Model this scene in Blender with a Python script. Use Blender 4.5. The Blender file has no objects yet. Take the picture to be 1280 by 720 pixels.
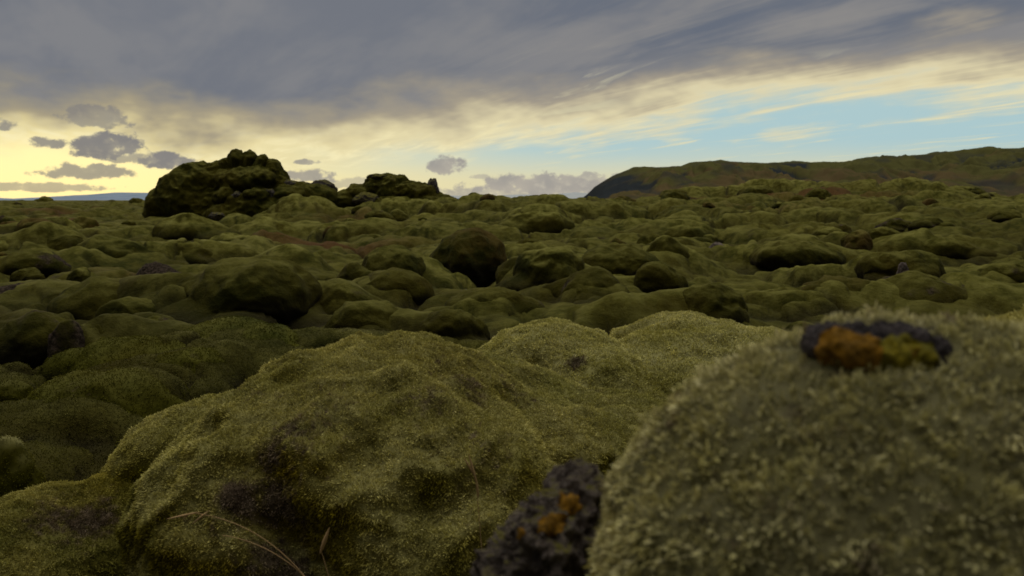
import bpy, bmesh, math, random
import numpy as np
from mathutils import Vector

sc = bpy.context.scene
COL = sc.collection
rng = np.random.default_rng(7)
random.seed(7)

# ------------------------------------------------------------------ camera constants (metres; picture units for surveying positions)
CAM_Z = 1.45
F = 1100.0
PITCH = math.atan(110.0 / F)


def at(px, py, Y):
    """world point at forward distance Y that the surveyed picture position (px, py) stands for"""
    a = (px - 640.0) / F
    b = (360.0 - py) / F
    cy, sy = math.cos(PITCH), math.sin(PITCH)
    dy = cy + b * sy
    dz = -sy + b * cy
    k = Y / dy
    return np.array([a * k, Y, CAM_Z + dz * k])


def m_per_px(Y):
    return Y / F


# ------------------------------------------------------------------ noise
def _hash(ix, iy, iz):
    h = (ix.astype(np.int64) * 374761393 + iy.astype(np.int64) * 668265263 + iz.astype(np.int64) * 2147483647 * 3 + 1013904223)
    h &= 0xFFFFFFFF
    h = ((h ^ (h >> 13)) * 1274126177) & 0xFFFFFFFF
    h = ((h ^ (h >> 16)) * 2246822519) & 0xFFFFFFFF
    return h ^ (h >> 15)


def hash01(ix, iy, iz, s=0):
    return (_hash(ix + s * 57, iy - s * 131, iz + s * 17) & 0xFFFFFF) / float(0xFFFFFF)


_G = rng.normal(size=(256, 3))
_G /= np.linalg.norm(_G, axis=1, keepdims=True)


def noise3(p):
    p = np.asarray(p, dtype=np.float64)
    i = np.floor(p)
    f = p - i
    i = i.astype(np.int64)
    u = f * f * f * (f * (f * 6 - 15) + 10)
    out = np.zeros(len(p))
    for dx in (0, 1):
        wx = u[:, 0] if dx else 1 - u[:, 0]
        for dy in (0, 1):
            wy = u[:, 1] if dy else 1 - u[:, 1]
            for dz in (0, 1):
                wz = u[:, 2] if dz else 1 - u[:, 2]
                g = _G[_hash(i[:, 0] + dx, i[:, 1] + dy, i[:, 2] + dz) & 255]
                d = g[:, 0] * (f[:, 0] - dx) + g[:, 1] * (f[:, 1] - dy) + g[:, 2] * (f[:, 2] - dz)
                out += wx * wy * wz * d
    return out * 1.5


def fbm(p, octv=4, lac=2.03, gain=0.5):
    a, s, tot = 1.0, np.zeros(len(p)), 0.0
    q = np.array(p, dtype=np.float64)
    for _ in range(octv):
        s += a * noise3(q)
        tot += a
        a *= gain
        q = q * lac + 17.3
    return s / tot


def ridged(p, octv=4):
    a, s, tot = 1.0, np.zeros(len(p)), 0.0
    q = np.array(p, dtype=np.float64)
    for _ in range(octv):
        s += a * (1 - np.abs(noise3(q)) * 2)
        tot += a
        a *= 0.5
        q = q * 2.07 + 9.1
    return s / tot


def domes(x, y, cell, seed, rmin=0.45, rmax=0.8):
    """2-D field of soft cushions, 0..1"""
    gx, gy = np.floor(x / cell).astype(np.int64), np.floor(y / cell).astype(np.int64)
    best = np.zeros(len(x))
    for dx in (-1, 0, 1):
        for dy in (-1, 0, 1):
            cx, cy = gx + dx, gy + dy
            z = np.zeros_like(cx)
            jx, jy = hash01(cx, cy, z, seed), hash01(cx, cy, z, seed + 1)
            r = (rmin + (rmax - rmin) * hash01(cx, cy, z, seed + 2)) * cell
            hh = 0.45 + 0.55 * hash01(cx, cy, z, seed + 3)
            asp = 0.75 + 0.7 * hash01(cx, cy, z, seed + 4)
            d2 = (((x - (cx + jx) * cell) / asp) ** 2 + ((y - (cy + jy) * cell) * asp) ** 2) / (r * r)
            v = hh * np.sqrt(np.clip(1 - d2, 0, 1)) ** 0.85
            best = np.maximum(best, v)
    return best


def smooth(a, b, x):
    t = np.clip((x - a) / (b - a), 0, 1)
    return t * t * (3 - 2 * t)


# ------------------------------------------------------------------ mesh helpers
def make_mesh(name, V, T, attrs=None, smooth_faces=True):
    me = bpy.data.meshes.new(name)
    V = np.asarray(V, dtype=np.float32)
    T = np.asarray(T, dtype=np.int32)
    k = T.shape[1]
    me.vertices.add(len(V))
    me.vertices.foreach_set('co', V.ravel())
    me.loops.add(T.size)
    me.loops.foreach_set('vertex_index', T.ravel())
    me.polygons.add(len(T))
    me.polygons.foreach_set('loop_start', np.arange(0, T.size, k, dtype=np.int32))
    me.polygons.foreach_set('use_smooth', np.full(len(T), smooth_faces))
    me.update(calc_edges=True)
    for an, av in (attrs or {}).items():
        a = me.attributes.new(an, 'FLOAT', 'POINT')
        a.data.foreach_set('value', np.asarray(av, dtype=np.float32))
    return me


def link(name, me, mat, loc=(0, 0, 0), parent=None):
    o = bpy.data.objects.new(name, me)
    COL.objects.link(o)
    o.location = loc
    if mat:
        me.materials.append(mat)
    if parent:
        o.parent = parent
    return o


def tag(o, label, cat, group=None):
    o['label'] = label
    o['category'] = cat
    if group:
        o['group'] = group
    return o


def empty(name, loc, label, cat, group=None):
    o = bpy.data.objects.new(name, None)
    COL.objects.link(o)
    o.location = loc
    o.empty_display_size = 0.1
    return tag(o, label, cat, group)


_ico = {}


def ico(n):
    if n not in _ico:
        bm = bmesh.new()
        bmesh.ops.create_icosphere(bm, subdivisions=n, radius=1.0)
        bm.verts.ensure_lookup_table()
        V = np.array([v.co[:] for v in bm.verts])
        T = np.array([[v.index for v in f.verts] for f in bm.faces])
        bm.free()
        _ico[n] = (V / np.linalg.norm(V, axis=1, keepdims=True), T)
    return _ico[n]


def vnormals(V, T):
    fn = np.cross(V[T[:, 1]] - V[T[:, 0]], V[T[:, 2]] - V[T[:, 0]])
    n = np.zeros_like(V)
    for k in range(3):
        np.add.at(n, T[:, k], fn)
    return n / (np.linalg.norm(n, axis=1, keepdims=True) + 1e-12)


def star_blob(lobes, centre, subdiv, sharp=9.0):
    """one closed surface around `centre`: soft union of ellipsoids (x, y, z, rx, ry, rz)"""
    D, T = ico(subdiv)
    acc = np.zeros(len(D))
    L = np.asarray(lobes, dtype=float)
    scale = np.max(L[:, 3:6])
    for lb in L:
        o = (centre - lb[:3]) / lb[3:6]
        d = D / lb[3:6]
        A = np.sum(d * d, 1)
        B = d @ o
        C = o @ o - 1
        disc = B * B - A * C
        t = np.where(disc > 0, (-B + np.sqrt(np.maximum(disc, 0))) / A, 0)
        t = np.maximum(t, 0) / scale
        acc += t ** sharp
    r = np.maximum(acc, 1e-9) ** (1 / sharp) * scale
    return centre + D * r[:, None], T.copy()


# ------------------------------------------------------------------ materials
class NT:
    def __init__(self, tree):
        self.t = tree
        self.n = tree.nodes
        self.l = tree.links

    def put(self, sock, v):
        if v is None:
            return
        if isinstance(v, bpy.types.NodeSocket):
            self.l.new(v, sock)
        else:
            try:
                sock.default_value = v
            except Exception:
                sock.default_value = tuple(v) + (1.0,)

    def node(self, typ, **kw):
        nd = self.n.new(typ)
        for k, v in kw.items():
            setattr(nd, k, v)
        return nd

    def m(self, op, a, b=None, c=None, clamp=False):
        nd = self.node('ShaderNodeMath', operation=op, use_clamp=clamp)
        self.put(nd.inputs[0], a)
        self.put(nd.inputs[1], b)
        self.put(nd.inputs[2], c)
        return nd.outputs[0]

    def ss(self, x, a, b):
        nd = self.node('ShaderNodeMapRange', interpolation_type='SMOOTHSTEP')
        self.put(nd.inputs['Value'], x)
        self.put(nd.inputs['From Min'], a)
        self.put(nd.inputs['From Max'], b)
        return nd.outputs['Result']

    def mix(self, f, a, b, blend='MIX'):
        nd = self.node('ShaderNodeMix', data_type='RGBA', blend_type=blend)
        self.put(nd.inputs[0], f)
        self.put(nd.inputs[6], a)
        self.put(nd.inputs[7], b)
        return nd.outputs[2]

    def noise(self, vec, scale, detail=4.0, rough=0.5, dist=0.0):
        nd = self.node('ShaderNodeTexNoise')
        self.put(nd.inputs['Vector'], vec)
        self.put(nd.inputs['Scale'], scale)
        self.put(nd.inputs['Detail'], detail)
        self.put(nd.inputs['Roughness'], rough)
        self.put(nd.inputs['Distortion'], dist)
        return nd.outputs['Fac']

    def attr(self, name):
        return self.node('ShaderNodeAttribute', attribute_name=name).outputs['Fac']

    def comb(self, x, y, z):
        nd = self.node('ShaderNodeCombineXYZ')
        for i, v in enumerate((x, y, z)):
            self.put(nd.inputs[i], v)
        return nd.outputs[0]

    def sep(self, v):
        nd = self.node('ShaderNodeSeparateXYZ')
        self.put(nd.inputs[0], v)
        return nd.outputs


def new_mat(name):
    m = bpy.data.materials.new(name)
    m.use_nodes = True
    m.node_tree.nodes.clear()
    return m, NT(m.node_tree)


def lin(r, g, b):
    def f(c):
        c /= 255.0
        return c / 12.92 if c <= 0.04045 else ((c + 0.055) / 1.055) ** 2.4
    return (f(r), f(g), f(b), 1.0)


G = dict(moss=1.0)


def moss_material(name, fuzz=False, fine=1.0, boost=1.0, grey=1.0, gap=0.55):
    """woolly fringe moss; attributes: tone (0 green .. 1 silvery), heath (dark heather / bare), rust (red-brown soil), tip (shoot root..tip)"""
    m, t = new_mat(name)
    geo = t.node('ShaderNodeNewGeometry')
    P = geo.outputs['Position']
    nz = t.sep(geo.outputs['Normal'])[2]
    tone, heath, rust = t.attr('tone'), t.attr('heath'), t.attr('rust')
    n1 = t.noise(P, 0.55, 4, 0.55)
    n2 = t.noise(P, 3.2, 5, 0.6)
    n3 = t.noise(P, 26.0 * fine, 3, 0.65)
    n4 = t.noise(P, 95.0 * fine, 2, 0.6)
    green = t.mix(t.ss(n1, 0.35, 0.68), (0.029, 0.032, 0.0016, 1), (0.062, 0.049, 0.0026, 1))
    green = t.mix(t.ss(n2, 0.38, 0.7), green, (0.080, 0.070, 0.0055, 1))
    if fuzz:
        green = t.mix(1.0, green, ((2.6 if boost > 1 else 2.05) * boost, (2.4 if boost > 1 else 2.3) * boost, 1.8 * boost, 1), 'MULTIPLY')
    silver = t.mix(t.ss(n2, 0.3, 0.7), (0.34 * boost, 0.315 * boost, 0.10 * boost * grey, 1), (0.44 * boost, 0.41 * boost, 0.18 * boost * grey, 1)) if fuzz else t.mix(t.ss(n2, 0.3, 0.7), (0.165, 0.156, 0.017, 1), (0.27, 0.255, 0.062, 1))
    if fuzz:
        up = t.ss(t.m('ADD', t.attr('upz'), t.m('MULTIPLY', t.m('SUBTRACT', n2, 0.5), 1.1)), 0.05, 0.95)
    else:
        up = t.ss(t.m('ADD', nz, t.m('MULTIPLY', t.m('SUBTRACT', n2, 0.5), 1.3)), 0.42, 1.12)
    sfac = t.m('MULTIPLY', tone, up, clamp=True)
    col = t.mix(sfac, green, silver)  # silvery moss on upward faces, also a lit crest put into the colour
    # rust-brown withered moss and soil
    col = t.mix(t.m('MULTIPLY', rust, t.ss(t.m('ADD', n2, t.m('MULTIPLY', rust, 0.35)), 0.45, 0.7)), col, (0.115, 0.055, 0.018, 1))
    # heather and bare crust
    hc = t.mix(t.ss(n3, 0.35, 0.65), (0.020, 0.014, 0.009, 1), (0.085, 0.058, 0.044, 1))
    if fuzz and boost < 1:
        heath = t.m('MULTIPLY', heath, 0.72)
    if fuzz:
        hc = t.mix(t.ss(n3, 0.3, 0.7), (0.055, 0.036, 0.024, 1), (0.18, 0.132, 0.092, 1))
        hf = t.m('MULTIPLY', t.ss(t.m('ADD', heath, t.m('MULTIPLY', t.m('SUBTRACT', n3, 0.5), 1.1)), 0.30, 0.80), 0.92)
    else:
        hf = t.ss(t.m('ADD', heath, t.m('MULTIPLY', t.m('SUBTRACT', n2, 0.5), 0.9)), 0.42, 0.66)
    col = t.mix(hf, col, hc)
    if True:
        hol_shade = t.m('MULTIPLY', t.attr('hollow'), t.m('ADD', 0.55, t.m('MULTIPLY', n2, 0.7)), clamp=True)
        col = t.mix(hol_shade, col, (0.022, 0.017, 0.009, 1))  # crevice and underside shade painted into the moss colour
    # fine mottling of the pile
    mott = t.m('ADD', 0.45, t.m('MULTIPLY', t.m('ADD', n3, t.noise(P, 11.0, 3, 0.7)), 0.55))
    col = t.mix(1.0, col, t.comb(mott, mott, mott), 'MULTIPLY')
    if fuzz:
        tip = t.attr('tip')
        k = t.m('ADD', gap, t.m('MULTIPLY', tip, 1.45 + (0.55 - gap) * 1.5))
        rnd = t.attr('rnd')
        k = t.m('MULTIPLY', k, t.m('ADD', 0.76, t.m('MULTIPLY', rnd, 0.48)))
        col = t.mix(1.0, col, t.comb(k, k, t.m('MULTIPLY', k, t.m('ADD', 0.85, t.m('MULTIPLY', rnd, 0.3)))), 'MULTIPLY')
    bs = t.node('ShaderNodeBsdfPrincipled')
    t.put(bs.inputs['Base Color'], col)
    bs.inputs['Roughness'].default_value = 0.95
    bs.inputs['Specular IOR Level'].default_value = 0.08
    out = t.node('ShaderNodeOutputMaterial')
    if fuzz:
        tr = t.node('ShaderNodeBsdfTranslucent')
        t.put(tr.inputs['Color'], col)
        mx = t.node('ShaderNodeMixShader')
        mx.inputs[0].default_value = 0.16
        t.l.new(bs.outputs[0], mx.inputs[1])
        t.l.new(tr.outputs[0], mx.inputs[2])
        t.l.new(mx.outputs[0], out.inputs[0])
    else:
        bs.inputs['Sheen Weight'].default_value = 0.04
        bs.inputs['Sheen Roughness'].default_value = 0.55
        t.put(bs.inputs['Sheen Tint'], (0.75, 0.75, 0.4, 1))
        h = t.m('ADD', t.m('MULTIPLY', t.noise(P, 6.0, 7, 0.74), 0.085), t.m('MULTIPLY', n4, 0.006))
        bp = t.node('ShaderNodeBump')
        bp.inputs['Strength'].default_value = 1.0
        bp.inputs['Distance'].default_value = 1.0
        t.put(bp.inputs['Height'], h)
        t.l.new(bp.outputs[0], bs.inputs['Normal'])
        t.l.new(bs.outputs[0], out.inputs[0])
    return m


def rock_material(name, dark=(0.030, 0.026, 0.026, 1), light=(0.15, 0.125, 0.115, 1), moss=0.4, scale=9.0):
    m, t = new_mat(name)
    geo = t.node('ShaderNodeNewGeometry')
    P = geo.outputs['Position']
    nz = t.sep(geo.outputs['Normal'])[2]
    a = t.noise(P, scale, 6, 0.65)
    b = t.noise(P, scale * 5, 4, 0.6)
    col = t.mix(t.ss(a, 0.35, 0.68), dark, light)
    col = t.mix(t.ss(b, 0.55, 0.75), col, (0.20, 0.18, 0.165, 1))
    mf = t.ss(t.m('ADD', nz, t.m('MULTIPLY', t.m('SUBTRACT', a, 0.5), 2.2)), 1.0 - moss, 1.5 - moss)
    col = t.mix(mf, col, (0.13, 0.115, 0.02, 1))
    bs = t.node('ShaderNodeBsdfPrincipled')
    t.put(bs.inputs['Base Color'], col)
    bs.inputs['Roughness'].default_value = 0.92
    bs.inputs['Specular IOR Level'].default_value = 0.2
    bp = t.node('ShaderNodeBump')
    bp.inputs['Distance'].default_value = 0.03
    t.put(bp.inputs['Height'], t.m('ADD', a, t.m('MULTIPLY', b, 0.4)))
    t.l.new(bp.outputs[0], bs.inputs['Normal'])
    out = t.node('ShaderNodeOutputMaterial')
    t.l.new(bs.outputs[0], out.inputs[0])
    return m


def lichen_material(name, c1, c2):
    m, t = new_mat(name)
    P = t.node('ShaderNodeNewGeometry').outputs['Position']
    a = t.noise(P, 60, 4, 0.6)
    b = t.noise(P, 240, 3, 0.6)
    col = t.mix(t.ss(a, 0.35, 0.65), c1, c2)
    col = t.mix(t.ss(b, 0.55, 0.8), col, (0.05, 0.03, 0.015, 1))
    bs = t.node('ShaderNodeBsdfPrincipled')
    t.put(bs.inputs['Base Color'], col)
    bs.inputs['Roughness'].default_value = 0.95
    bs.inputs['Specular IOR Level'].default_value = 0.1
    out = t.node('ShaderNodeOutputMaterial')
    t.l.new(bs.outputs[0], out.inputs[0])
    return m


def plain_material(name, c1, c2, scale=20):
    m, t = new_mat(name)
    P = t.node('ShaderNodeNewGeometry').outputs['Position']
    col = t.mix(t.noise(P, scale, 3, 0.6), c1, c2)
    bs = t.node('ShaderNodeBsdfPrincipled')
    t.put(bs.inputs['Base Color'], col)
    bs.inputs['Roughness'].default_value = 0.8
    out = t.node('ShaderNodeOutputMaterial')
    t.l.new(bs.outputs[0], out.inputs[0])
    return m


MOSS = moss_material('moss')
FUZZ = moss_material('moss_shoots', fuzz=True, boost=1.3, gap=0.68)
FUZZ_CLOSE = moss_material('close_moss_shoots', fuzz=True, boost=1.3, grey=1.32, gap=0.38)
FUZZ_DIM = moss_material('shaded_moss_shoots', fuzz=True, boost=0.74, gap=0.85)  # darker copy of the shoot material, shade put into its colour
ROCK = rock_material('lava_rock', moss=0.45)
PINK = rock_material('pinkish_lava_rock', (0.075, 0.055, 0.048, 1), (0.22, 0.175, 0.155, 1), moss=0.1, scale=5)
CRUST = rock_material('mossy_lava_crust', (0.04, 0.032, 0.028, 1), (0.14, 0.115, 0.095, 1), moss=0.75, scale=3)
NEAR_ROCK = rock_material('near_lava_rock', (0.060, 0.044, 0.036, 1), (0.24, 0.195, 0.165, 1), moss=0.35, scale=28)
CREST_ROCK = rock_material('crest_lava_rock', (0.030, 0.024, 0.026, 1), (0.095, 0.076, 0.078, 1), moss=-0.4, scale=40)
LICHEN_O = lichen_material('orange_lichen', (0.25, 0.125, 0.012, 1), (0.14, 0.075, 0.012, 1))
LICHEN_Y = lichen_material('yellow_lichen', (0.20, 0.16, 0.012, 1), (0.12, 0.105, 0.015, 1))
STRAW = plain_material('dry_straw', (0.60, 0.38, 0.17, 1), (0.42, 0.27, 0.12, 1))

# ------------------------------------------------------------------ survey of the boulders
# px, top, base, width, kind-of-tone, rust, heath, undercut, lobes, label   (distance follows from where the base meets the ground)
S = []


def B(px, top, base, w, label, tone=0.45, rust=0.0, heath=0.25, under=0.0, lobes=3, Y=None, sub=None, dep=0.8, sink=0.35, cat='mossy boulder', group=None, seed=None, fill=False):
    if Y is None:
        Y = CAM_Z * F / max(base - 250.0, 8.0)
    S.append(dict(px=px, top=top, base=base, w=w, label=label, tone=tone, rust=rust, heath=heath, under=under, lobes=lobes, Y=Y, sub=sub, dep=dep, sink=sink,
                  cat=cat, group=group, seed=len(S) if seed is None else seed, fill=fill))


# left part of the field
B(30, 392, 452, 96, 'dark mossy hump at the left edge with a black hollow beneath it', tone=0.15, heath=0.45, under=0.5)
B(120, 405, 448, 58, 'round green boulder beside the knobbly brown heather tussock', tone=0.2, heath=0.1, under=0.3, lobes=2)
B(82, 400, 455, 50, 'knobbly brown heather tussock left of the round green boulder', tone=0.3, heath=0.75, lobes=5)
B(157, 373, 416, 86, 'smooth oval green boulder above the round one, dark underneath', tone=0.3, heath=0.12, under=0.55, lobes=2)
B(187, 398, 434, 78, 'flat brown-capped boulder tucked below the smooth oval one', tone=0.35, heath=0.4, under=0.3)
B(105, 474, 552, 232, 'wide flat moss mound beside the black hollow, lower left', tone=0.12, heath=0.3, lobes=5, dep=0.7)
B(10, 549, 645, 66, 'pale mossy boulder at the lower left edge above a dark gap', tone=0.8, heath=0.1, under=0.4, lobes=3)
B(5, 478, 512, 52, 'small dark green boulder at the left edge above the black hollow', tone=0.2, under=0.4)
B(28, 334, 354, 44, 'small round pale green boulder under the overhanging mound by the left edge', tone=0.5, heath=0.05, lobes=2, under=0.3)
B(14, 299, 323, 86, 'pale-topped low mound at the left edge below the brown boulder', tone=0.75, heath=0.2)
B(24, 315, 346, 90, 'green mound with a purple-brown heathery flank near the left edge', tone=0.4, heath=0.55, under=0.4)
B(44, 275, 302, 62, 'rounded boulder with reddish soil on both sides, far left', tone=0.35, rust=0.4, under=0.35)
B(5, 277, 300, 40, 'brown boulder cut by the left edge below the horizon', tone=0.3, rust=0.6)
B(97, 271, 298, 44, 'pale hump standing over a reddish bank', tone=0.9, rust=0.3, under=0.3)
B(72, 294, 322, 62, 'dark green sunken boulder left of the broad lined slope', tone=0.12, under=0.4)
B(130, 297, 336, 110, 'broad moss slope with fine crease lines', tone=0.5, heath=0.2, lobes=5)
B(100, 322, 340, 44, 'upper one of two stacked knobs, brown heather on its crown', tone=0.5, heath=0.6, lobes=2)
B(99, 335, 362, 38, 'lower one of two stacked knobs, pale green and smooth', tone=0.7, heath=0.05, under=0.4, lobes=2)
B(30, 357, 392, 110, 'low brown heathery bank near the left edge', tone=0.25, heath=0.7, lobes=5)
B(95, 356, 376, 60, 'lumpy purple heather hummock left of the long diagonal ridge', tone=0.35, heath=0.8, lobes=5)
B(132, 350, 404, 150, 'long mossy ridge running diagonally up to the big dark boulder', tone=0.3, heath=0.15, lobes=4)
B(165, 430, 480, 190, 'shaded olive swell below the row of three boulders', tone=0.08, lobes=4, dep=0.6)
B(300, 405, 462, 210, 'shaded broad mound behind the big near mound', tone=0.1, lobes=5, dep=0.6)
B(232, 440, 500, 140, 'dark sunken moss shelf left of the big near mound', tone=0.06, lobes=3)
# centre left
B(303, 322, 412, 196, 'largest mid-distance boulder, broad and smooth with a black hollow under it', tone=0.4, heath=0.15, under=0.55, lobes=5, sub=6, dep=0.9)
B(193, 327, 378, 70, 'purple-brown heathery shoulder of the ground left of the largest boulder', tone=0.4, heath=0.9, lobes=6)
B(428, 356, 404, 90, 'smooth boulder right of the largest one with pale crest', tone=0.5, heath=0.12, under=0.4)
B(232, 270, 303, 104, 'pale domed mound directly below the tall outcrop', tone=0.8, heath=0.12, lobes=4, under=0.2)
B(230, 303, 330, 92, 'small pale mound with a heather spot, just above the largest boulder', tone=0.7, heath=0.35)
B(292, 292, 316, 84, 'long pale-backed mound with dark side, below the tall outcrop', tone=0.75, heath=0.2, under=0.4)
B(358, 318, 345, 70, 'green hump with dark cleft, at the back right of the largest boulder', tone=0.3, heath=0.3)
B(322, 306, 322, 52, 'dark brown heather clump behind the largest boulder', tone=0.2, heath=0.9, lobes=5)
B(445, 328, 365, 60, 'low green swell between the heather bank and the capped boulder', tone=0.25)
B(489, 309, 362, 92, 'capped boulder with an eyebrow-shaped shadow below its crown', tone=0.5, heath=0.08, under=0.5, lobes=3, sub=6)
B(480, 340, 380, 120, 'sloping moss apron in front of the capped boulder', tone=0.2, lobes=4)
B(586, 288, 350, 96, 'dark rust-tinged block-shaped boulder with a black gap below', tone=0.05, rust=0.28, heath=0.25, under=0.75, lobes=3, sub=6, dep=0.8)
B(475, 263, 292, 48, 'dark green nodding knob with grey stones under it, below the far knoll', tone=0.3, under=0.6, heath=0.3, lobes=2)
B(545, 268, 290, 64, 'green swell right of the nodding knob', tone=0.35)
B(560, 389, 430, 92, 'low rounded boulder just behind the big near mound', tone=0.3, heath=0.12, under=0.35)
B(455, 378, 425, 110, 'broad grey-green swell behind the crest of the near mound', tone=0.4, heath=0.2)
B(620, 362, 400, 120, 'flat moss shelf with small grey stones', tone=0.25, heath=0.35, lobes=4)
B(690, 309, 372, 112, 'boulder with a grey flat crown and a knuckled green flank', tone=0.95, heath=0.15, under=0.3, lobes=5, sub=6)
B(648, 322, 366, 62, 'dark green shoulder between the rust-tinged boulder and the grey-crowned one', tone=0.08)
B(665, 262, 301, 112, 'broad pale-backed mound with a dark underside on the rising ground', tone=0.75, heath=0.1, under=0.5, lobes=3)
B(661, 298, 320, 42, 'small dark rounded boulder above the grey-crowned one', tone=0.2, under=0.4, lobes=2)
B(735, 338, 385, 110, 'olive mound at the foot of the grey-crowned boulder', tone=0.2, lobes=4)
B(778, 306, 356, 116, 'wide overhanging mound with a black cavity below its lip', tone=0.35, under=0.7, heath=0.1, lobes=3, sub=6)
B(826, 330, 372, 66, 'smooth boulder at the right of the black cavity', tone=0.35, under=0.35, lobes=2)
B(835, 296, 345, 90, 'pale ridge sloping down to the right above the smooth boulder', tone=0.65, heath=0.2)
B(772, 378, 410, 72, 'smooth green dome behind the pale near mounds', tone=0.3, heath=0.05, lobes=2)
B(895, 358, 408, 102, 'large smooth egg-shaped boulder right of the small dark stone', tone=0.35, heath=0.03, under=0.35, lobes=2, sub=6)
B(770, 276, 292, 64, 'low mound with a dark right-hand overhang, mid slope', tone=0.45, under=0.55)
B(812, 282, 302, 44, 'dark-sided hummock below the stony clump', tone=0.3, under=0.5)
# right part
B(1003, 301, 338, 124, 'long whale-backed green mound on the right', tone=0.45, heath=0.03, under=0.45, lobes=2, sub=6)
B(1138, 312, 360, 112, 'bulging green mound behind the upright pinkish stone', tone=0.4, heath=0.1, under=0.6, lobes=3, sub=6)
B(1172, 345, 384, 150, 'creased low mound right of the upright pinkish stone', tone=0.4, heath=0.4, lobes=5)
B(868, 280, 306, 80, 'crested mound with a notch on its top, right of centre', tone=0.55, under=0.4, heath=0.2)
B(850, 298, 320, 60, 'smooth swell beside the purple-grey stone', tone=0.35)
B(1075, 302, 318, 62, 'dark broken bank between the whale-backed and the bulging mound', tone=0.15, heath=0.6, under=0.5)
B(1195, 300, 322, 90, 'flat pale swell on the far right slope', tone=0.5, heath=0.25)
B(1262, 330, 358, 80, 'pale mound at the right edge above the near boulder', tone=0.55, heath=0.3)
B(1160, 270, 288, 66, 'small green dome below the far ridge on the right', tone=0.55, under=0.3)
B(1232, 279, 296, 50, 'brown-flanked hummock near the right edge', tone=0.3, heath=0.7, rust=0.3)
B(1085, 272, 288, 64, 'knobbly hummock with brown hollows below the far ridge', tone=0.45, heath=0.5, lobes=5)
B(1210, 258, 272, 50, 'pale hummock at the foot of the far ridge by the right edge', tone=0.55, under=0.3)
B(985, 277, 292, 60, 'grassy-looking swell below the orange-brown patch', tone=0.35)
B(940, 318, 332, 66, 'thin creased swell left of the whale-backed mound', tone=0.3)
B(948, 276, 290, 30, 'small dark knob left of the grassy swell', tone=0.3, under=0.4, lobes=2)
B(1060, 345, 382, 120, 'dim flat swell just behind the lichen-crested near boulder', tone=0.15, rust=0.2)
# far knolls
B(1145, 240, 272, 190, 'broad dark green ridge hump standing against the foot of the hill, far right', tone=0.15, heath=0.2, lobes=5, Y=56, dep=0.5, sub=6)
B(935, 242, 264, 130, 'long low green rise on the skyline in front of the hill, beside orange-brown heath', tone=0.25, rust=0.2, lobes=4, Y=60, dep=0.5, sub=6)
B(400, 246, 276, 60, 'round mossy cushion heap between the tall outcrop and the far knoll', tone=0.5, heath=0.3, lobes=5)
B(432, 258, 284, 70, 'grey-green lumpy bank below the far knoll', tone=0.6, heath=0.4, lobes=6)
B(370, 262, 290, 66, 'deep green grassy hump at the foot of the tall outcrop', tone=0.1, lobes=3)
B(330, 283, 300, 40, 'small pale tussock at the foot of the tall outcrop', tone=0.7, heath=0.4, lobes=5)
B(168, 247, 258, 22, 'small far bush-like cushion left of the tall outcrop', tone=0.3, lobes=2, Y=70)
B(150, 256, 264, 30, 'dark lump on the plain left of the tall outcrop', tone=0.1, heath=0.5, Y=75)

# small hummocks that nothing tells apart, region by region
rr_ = random.Random(5)
for label, group, n, x0, x1, y0, y1, wa, wb, tn in (
        ('small mossy hummock, one of many on the right-hand slope below the hill', 'small hummocks on the right-hand slope', 46, 720, 1290, 268, 345, 22, 58, 0.45),
        ('small mossy hummock, one of many on the crest of the far ridge below the hill', 'small hummocks along the far ridge', 22, 640, 1290, 254, 268, 34, 80, 0.35),
        ('small mossy hummock, one of many on the plain left of the tall outcrop', 'small hummocks on the left plain', 26, -10, 180, 262, 330, 16, 44, 0.4),
        ('small mossy hummock, one of many on the bank below the craggy knoll', 'small hummocks below the craggy knoll', 26, 370, 660, 268, 315, 14, 40, 0.5)):
    for i in range(n):
        px = rr_.uniform(x0, x1)
        base = y0 + (y1 - y0) * rr_.random() ** 1.35
        w = wa + (wb - wa) * rr_.random() ** 1.6
        w *= 0.6 + 0.5 * (base - y0) / (y1 - y0)
        h = w * (rr_.uniform(0.24, 0.46) if y1 - y0 > 20 else rr_.uniform(0.14, 0.24))
        B(px, base - h, base, w, label, tone=min(0.95, max(0.05, tn + rr_.uniform(-0.4, 0.4))), heath=rr_.choice((0.1, 0.2, 0.3, 0.55)), rust=rr_.choice((0, 0, 0, 0.4)), under=rr_.choice((0, 0.1, 0.35)),
          lobes=rr_.choice((2, 3, 4)), Y=(rr_.uniform(50, 60) if base < 267 and x0 > 600 else None), group=group, cat='mossy hummock', fill=True)

# ------------------------------------------------------------------ terrain
CTRL = []   # (theta, ln r, z, weight)


def ctrl(px, py, Y, w=1.0):
    p = at(px, py, Y)
    CTRL.append((math.atan2(p[0], p[1]), math.log(math.hypot(p[0], p[1])), p[2], w))


for s in S:
    if not s['fill']:
        ctrl(s['px'], s['base'], s['Y'])
# crest line of the rising ground (right of centre) and what lies behind
for px, py, Y in ((610, 252, 60), (660, 251, 62), (700, 250, 64), (760, 250, 66), (810, 249, 68), (850, 245, 66), (900, 240, 64), (950, 239, 62), (1000, 240, 60), (1050, 239, 58),
                  (1100, 239, 56), (1150, 238, 55), (1200, 243, 54), (1240, 252, 54), (1280, 258, 54), (1340, 260, 54)):
    py += 10 if px < 900 else 7
    ctrl(px, py, Y, 2.0)
    ctrl(px, 255 if py < 255 else py, Y * 1.6, 1.5)
    ctrl(px, 250 + 420 / Y, Y * 0.66, 0.8)
for px in (10, 60, 110, 160):
    ctrl(px, 257, 90, 1.2)
    ctrl(px, 262, 60, 1.0)
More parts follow.
